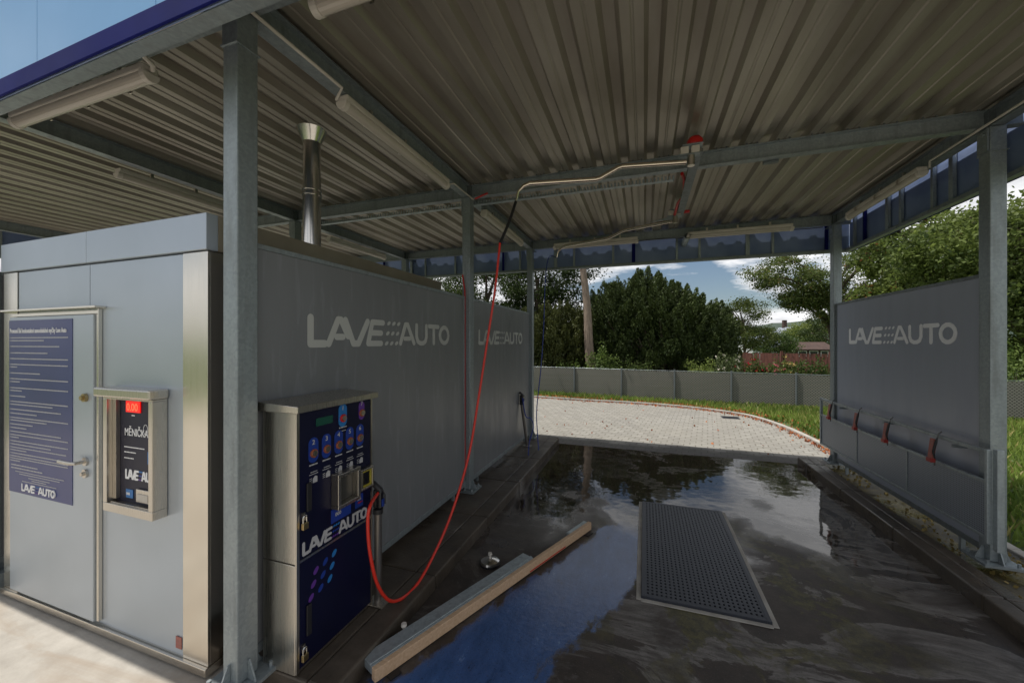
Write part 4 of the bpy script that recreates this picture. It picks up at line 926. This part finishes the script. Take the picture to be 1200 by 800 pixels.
# distant hedge line as one mass
n_ = 26000; px_ = rng.uniform(480,1400,n_); Z_ = rng.uniform(48,66,n_)
hgt = 2.6+1.1*np.sin(px_*.031)+.8*np.sin(px_*.083+1)+.4*np.sin(px_*.21)
X_ = (px_-600)/FPX*Z_; P = np.c_[X_*cs-Z_*sn, X_*sn+Z_*cs, rng.uniform(0,1,n_)**.6*hgt]
o = foliage('distant_woodland', 'leaf', P, .42, tints(n_, (.03,.055,.016), (.09,.12,.035)), None); tag(o, 'low mass of far off green trees along the horizon', 'woodland', kind='stuff')
# hill
vs = []; fs = []; NA, NR = 60, 10
for j in range(NR):
    for i in range(NA):
        px1 = 300+i*1150/(NA-1); Zz = 230+j*26
        top = np.interp(px1, [300,600,780,880,925,1000,1150,1450], [4,8,12,19,25,30,34,30])
        hh_ = top*math.sin(min(1, j/(NR-2))*math.pi/2)+2.2*math.sin(i*1.7+j)*.5+rng.uniform(-.8,.8)-1
        q = at(px1, Zz, hh_ if j else -1); vs.append(tuple(q))
for j in range(NR-1):
    for i in range(NA-1): fs.append((j*NA+i, j*NA+i+1, (j+1)*NA+i+1, (j+1)*NA+i))
b_ = MB(); b_.add(vs, fs); o = struct('hill', b_, 'hill'); o.data.shade_smooth()
# grass blades
def inside_drive(x, y):
    return np.where(x < 2.6, y < np.interp(x, [p.x for p in ap[:60]], [p.y for p in ap[:60]])+.12, False) | ((x < 3.12) & (y < 10.6)) | ((x < 3.1) & (x >= 2.0) & (y < np.interp(x, [2.0,2.5,2.8,3.1], [11.4,10.9,9.9,7.6])))
n_ = 42000
x = np.concatenate([rng.uniform(-5.5,9,n_//2), rng.uniform(2.9,8.5,n_//2)]); y = np.concatenate([rng.uniform(10.2,13.4,n_//2), rng.uniform(2.5,12.8,n_//2)])
ok = ~inside_drive(x, y); x, y = x[ok], y[ok]; k = len(x)
P = np.c_[x, y, np.full(k, .01)+rng.uniform(0,.05,k)]
UPV = np.c_[rng.normal(size=k)*.35, rng.normal(size=k)*.35, np.full(k, 1.4)]
lushn = .5+.5*np.sin(x*1.3+y*2.1)
o = foliage('grass', 'leaf', P, .20, tints(k, (.09,.15,.025), (.27,.36,.075), (.36,.32,.12), .12, lushn), None, aspect=.14, up=UPV); tag(o, 'sunlit green grass verge between kerb and fence', 'grass', kind='stuff')
# fallen leaves along the kerb
Q = []
for p in ap[12:]:
    k = 30; tt = np.array(p)[None, :2]+np.c_[rng.normal(size=k)*.09, rng.normal(size=k)*.09-.04]; Q.append(tt)
    if rng.uniform() < .6: Q.append(np.array(p)[None,:2]+np.c_[rng.normal(size=14)*.25+.15, rng.normal(size=14)*.2+.1])
Q = np.vstack(Q+[np.c_[rng.uniform(-5,2.6,80), rng.uniform(7.2,11.8,80)]]); k = len(Q)
hz_ = np.where(rng.uniform(0,1,k) < .5, .012, .06); 
m2 = ~inside_drive(Q[:,0], Q[:,1]+.12)
P = np.c_[Q, np.where(m2, .075, .012)+rng.uniform(0,.012,k)]
o = foliage('fallen_leaves', 'dryleaf', P, .045, tints(k, (.30,.07,.025), (.46,.17,.06)), None, aspect=.8); tag(o, 'scattered red brown fallen leaves along the curved kerb', 'leaves', kind='stuff')
Q = np.c_[rng.normal(size=420)*.22+2.68, rng.uniform(3.6,6.8,420), np.full(420,.042)+rng.uniform(0,.01,420)]; Q = Q[(Q[:,0] > 2.43) & (Q[:,0] < 2.93)]
o = foliage('leaf_litter', 'dryleaf', Q, .04, tints(len(Q), (.13,.10,.025), (.27,.20,.07)), None, aspect=.7); tag(o, 'yellow leaf litter in the wet strip below the right splash wall', 'leaves', kind='stuff')
# manhole
t_ = MB(); t_.box(1.78,2.16,10.35,10.65,.001,.006)
for k in range(7): t_.box(1.81,2.13,10.375+k*.038,10.39+k*.038,.006,.010)
tag(t_.build('gully_cover', 'grate'), 'small dark gully cover in the sunlit paving near the curved kerb', 'gully cover')
# ================================================================ FENCE
t = thing('mesh_fence', (0,12.8,0), 'low grey windbreak mesh fence with steel posts behind the paved driveway', 'fence')
fp = [(-14.0,13.75),(-12.4,13.65),(-10.8,13.6),(-9.2,13.55),(-7.6,13.5),(-6.0,13.42),(-4.1,13.35),(-2.29,13.27),(-.70,12.98),(.88,12.80),(2.40,12.66),(3.96,12.55),(5.5,12.35),(7.0,12.18),(8.5,12.0),(10.2,11.9)]
for i, (a, c_) in enumerate(fp):
    mb = MB(); mb.tube([(a,c_,-.1),(a,c_,.97)], .024, 10); mb.tube([(a,c_,.97),(a,c_,.985)], .027, 10); mb.build('fence_post', 'galv_dull', t, smooth=True)
for (p, q) in zip(fp[:-1], fp[1:]):
    p, q = Vector((*p,0)), Vector((*q,0)); mb = MB(); nseg = 8; pts_ = []
    for k in range(nseg+1):
        s = k/nseg; c_ = p.lerp(q, s); bow = .003*math.sin(s*math.pi*3)
        pts_.append(c_+Vector((0, .035+bow, 0)))
    vs = []; fs = []
    for k, c_ in enumerate(pts_):
        sag = .015*math.sin(k/nseg*math.pi)
        vs += [(c_.x,c_.y-.004,.03),(c_.x,c_.y-.004,.93-sag),(c_.x,c_.y+.004,.93-sag),(c_.x,c_.y+.004,.03)]
        if k: o4 = 4*k; fs += [(o4-4,o4,o4+1,o4-3),(o4-3,o4+1,o4+2,o4-2),(o4-2,o4+2,o4+3,o4-1),(o4-1,o4+3,o4,o4-4)]
    mb.add(vs, fs); mb.build('mesh_panel', 'windbreak', t)
mb = MB()
for (p, q) in zip(fp[:-1], fp[1:]): mb.tube([(p[0],p[1]+.035,.94),(q[0],q[1]+.035,.94)], .006, 6)
mb.build('tension_wire', 'galv', t)
# ================================================================ FAR THINGS
a_, b2_ = at(866,24), at(1030,19.5)
t = thing('garden_wall', a_.lerp(b2_,.5), 'long red brown garden wall behind the rose bushes', 'wall'); dd = (b2_-a_).normalized(); mb = MB(); L = (b2_-a_).length; s = 0
hw = 1.18
while s < L:
    e = min(L, s+.16); mb.obox(a_+dd*(s+.004)+Vector((0,0,hw/2+rng.uniform(-.01,.01))), a_+dd*(e-.004)+Vector((0,0,hw/2)), .05, hw); s = e
mb.build('boards', 'redwall', t)
mb = MB(); s = 0
while s < L: mb.obox(a_+dd*s-Vector((0,.06,0)), a_+dd*s-Vector((0,.06,0))+Vector((0,0,hw+.12)), .12, .12, up=(0,1,0)); s += 2.2
mb.build('wall_post', 'redwall', t)
def house(name, label, px, Z, w, d_, eave, ridge, mw, mr, yaw, wins, chim=None, cat='house'):
    c_ = at(px, Z); t = thing(name, c_, label, cat); t.rotation_euler = (0,0,yaw)
    def part(mb, nm, mt, par=None, bev=0):
        o = mb.build(nm, mt, None, bev); o.parent = par or t; return o
    mb = MB(); mb.box(-w/2,w/2,-d_/2,d_/2,-.2,eave); mb.prism([(-d_/2,eave+.001),(d_/2,eave+.001),(0,ridge-.05)], (0,0,0), (0,1,0), (0,0,1), (1,0,0), -w/2+.01, w/2-.01); part(mb, 'wall', mw)
    mb = MB()
    for sg in (-1,1): mb.prism([(sg*(d_/2+.3),eave-.12),(0,ridge),(0,ridge+.1),(sg*(d_/2+.3),eave-.02)], (0,0,0), (0,1,0), (0,0,1), (1,0,0), -w/2-.25, w/2+.25)
    rf = part(mb, 'roof', mr)
    if chim:
        mb = MB(); mb.box(chim[0]-.18,chim[0]+.18,-.2,.2,ridge-.6,ridge+chim[1]); part(mb, 'chimney', 'rooftile', rf)
    for (x0, x1, z0, z1) in wins:
        mb = MB(); mb.box(x0,x1,-d_/2-.03,-d_/2+.02,z0,z1); wf = part(mb, 'window', 'plaster' if mw != 'plaster' else 'redwall')
        mb = MB(); mb.box(x0+.06,x1-.06,-d_/2-.04,-d_/2-.031,z0+.06,z1-.06); part(mb, 'pane', 'glass', wf)
    return t
house('white_house', 'small white house with a brown chimney seen between garden trees', 921, 48, 2.4, 5, 2.3, 3.6, 'plaster', 'greyroof', YAW+R(84), [(-.8,-.2,.9,1.8),(.2,.8,.9,1.8)], (.3,1.0))
house('grey_roofed_house', 'low house with pale blue grey roof right of the yew', 893, 44, 5.0, 4, 1.3, 2.5, 'plaster', 'greyroof', YAW+R(4), [(-1.5,-.6,.4,1.0),(.6,1.5,.4,1.0)])
house('brown_shed', 'low brown garden shed with dark windows in front of the willow', 942, 34, 2.9, 2.4, 1.25, 1.75, 'rooftile', 'rooftile', YAW-R(6), [(-1.2,-.5,.6,1.1),(-.3,.4,.6,1.1),(.6,1.2,.6,1.1)], cat='shed')
# ================================================================ LIGHT, SKY, CAMERA
W = bpy.data.worlds.new('World'); S.world = W; W.use_nodes = True
n, l = W.node_tree.nodes, W.node_tree.links; bg = n['Background']
sun_dir = Vector((-.42,-.09,1)).normalized()      # towards the sun
el = math.asin(sun_dir.z); az = math.atan2(sun_dir.x, sun_dir.y)
sk = n.new('ShaderNodeTexSky'); sk.sky_type = 'NISHITA'; sk.sun_disc = False; sk.sun_elevation = el; sk.sun_rotation = az
sk.air_density = 1.0; sk.dust_density = .8; sk.ozone_density = 1.2
tc = n.new('ShaderNodeTexCoord'); sx = n.new('ShaderNodeSeparateXYZ'); l.new(tc.outputs['Generated'], sx.inputs[0])
zz = math_(n, l, 'ADD', math_(n, l, 'MAXIMUM', sx.outputs['Z'], 0.), .18)
cb = n.new('ShaderNodeCombineXYZ'); l.new(math_(n, l, 'DIVIDE', sx.outputs['X'], zz), cb.inputs[0]); l.new(math_(n, l, 'DIVIDE', sx.outputs['Y'], zz), cb.inputs[1])
mp = n.new('ShaderNodeMapping'); mp.inputs['Location'].default_value = (3.1,1.4,0); l.new(cb.outputs[0], mp.inputs['Vector'])
cn = noise(n, l, mp.outputs['Vector'], .75, 9, .58, .25)
mask = ramp(n, l, cn, [(.41, g(0)), (.49, g(1))])
shade = ramp(n, l, noise(n, l, mp.outputs['Vector'], 1.3, 7, .6), [(.35, (4.6,4.9,5.4)), (.62, (13.5,13.5,13.6))])
l.new(mixc(n, l, mask, sk.outputs[0], shade), bg.inputs['Color']); bg.inputs['Strength'].default_value = .085
sd_ = bpy.data.lights.new('sun', 'SUN'); sd_.energy = 4.8; sd_.angle = R(.5); sd_.color = (1,.95,.87)
so = bpy.data.objects.new('sun', sd_); C.objects.link(so); so.rotation_euler = (-sun_dir).to_track_quat('-Z', 'Y').to_euler()
cd = bpy.data.cameras.new('camera'); cam = bpy.data.objects.new('camera', cd); C.objects.link(cam)
cam.location = (0,0,EYE); cam.rotation_euler = (R(90),0,YAW); cd.sensor_width = 36; cd.lens = 36*FPX/1200; cd.shift_y = 1/1200
cd.clip_start = .05; cd.clip_end = 3000
S.camera = cam
vs_ = S.view_settings; vs_.view_transform = 'Standard'; vs_.look = 'None'; vs_.exposure = -.05; vs_.gamma = 1
S.cycles.max_bounces = 10; S.cycles.diffuse_bounces = 5; S.cycles.glossy_bounces = 5
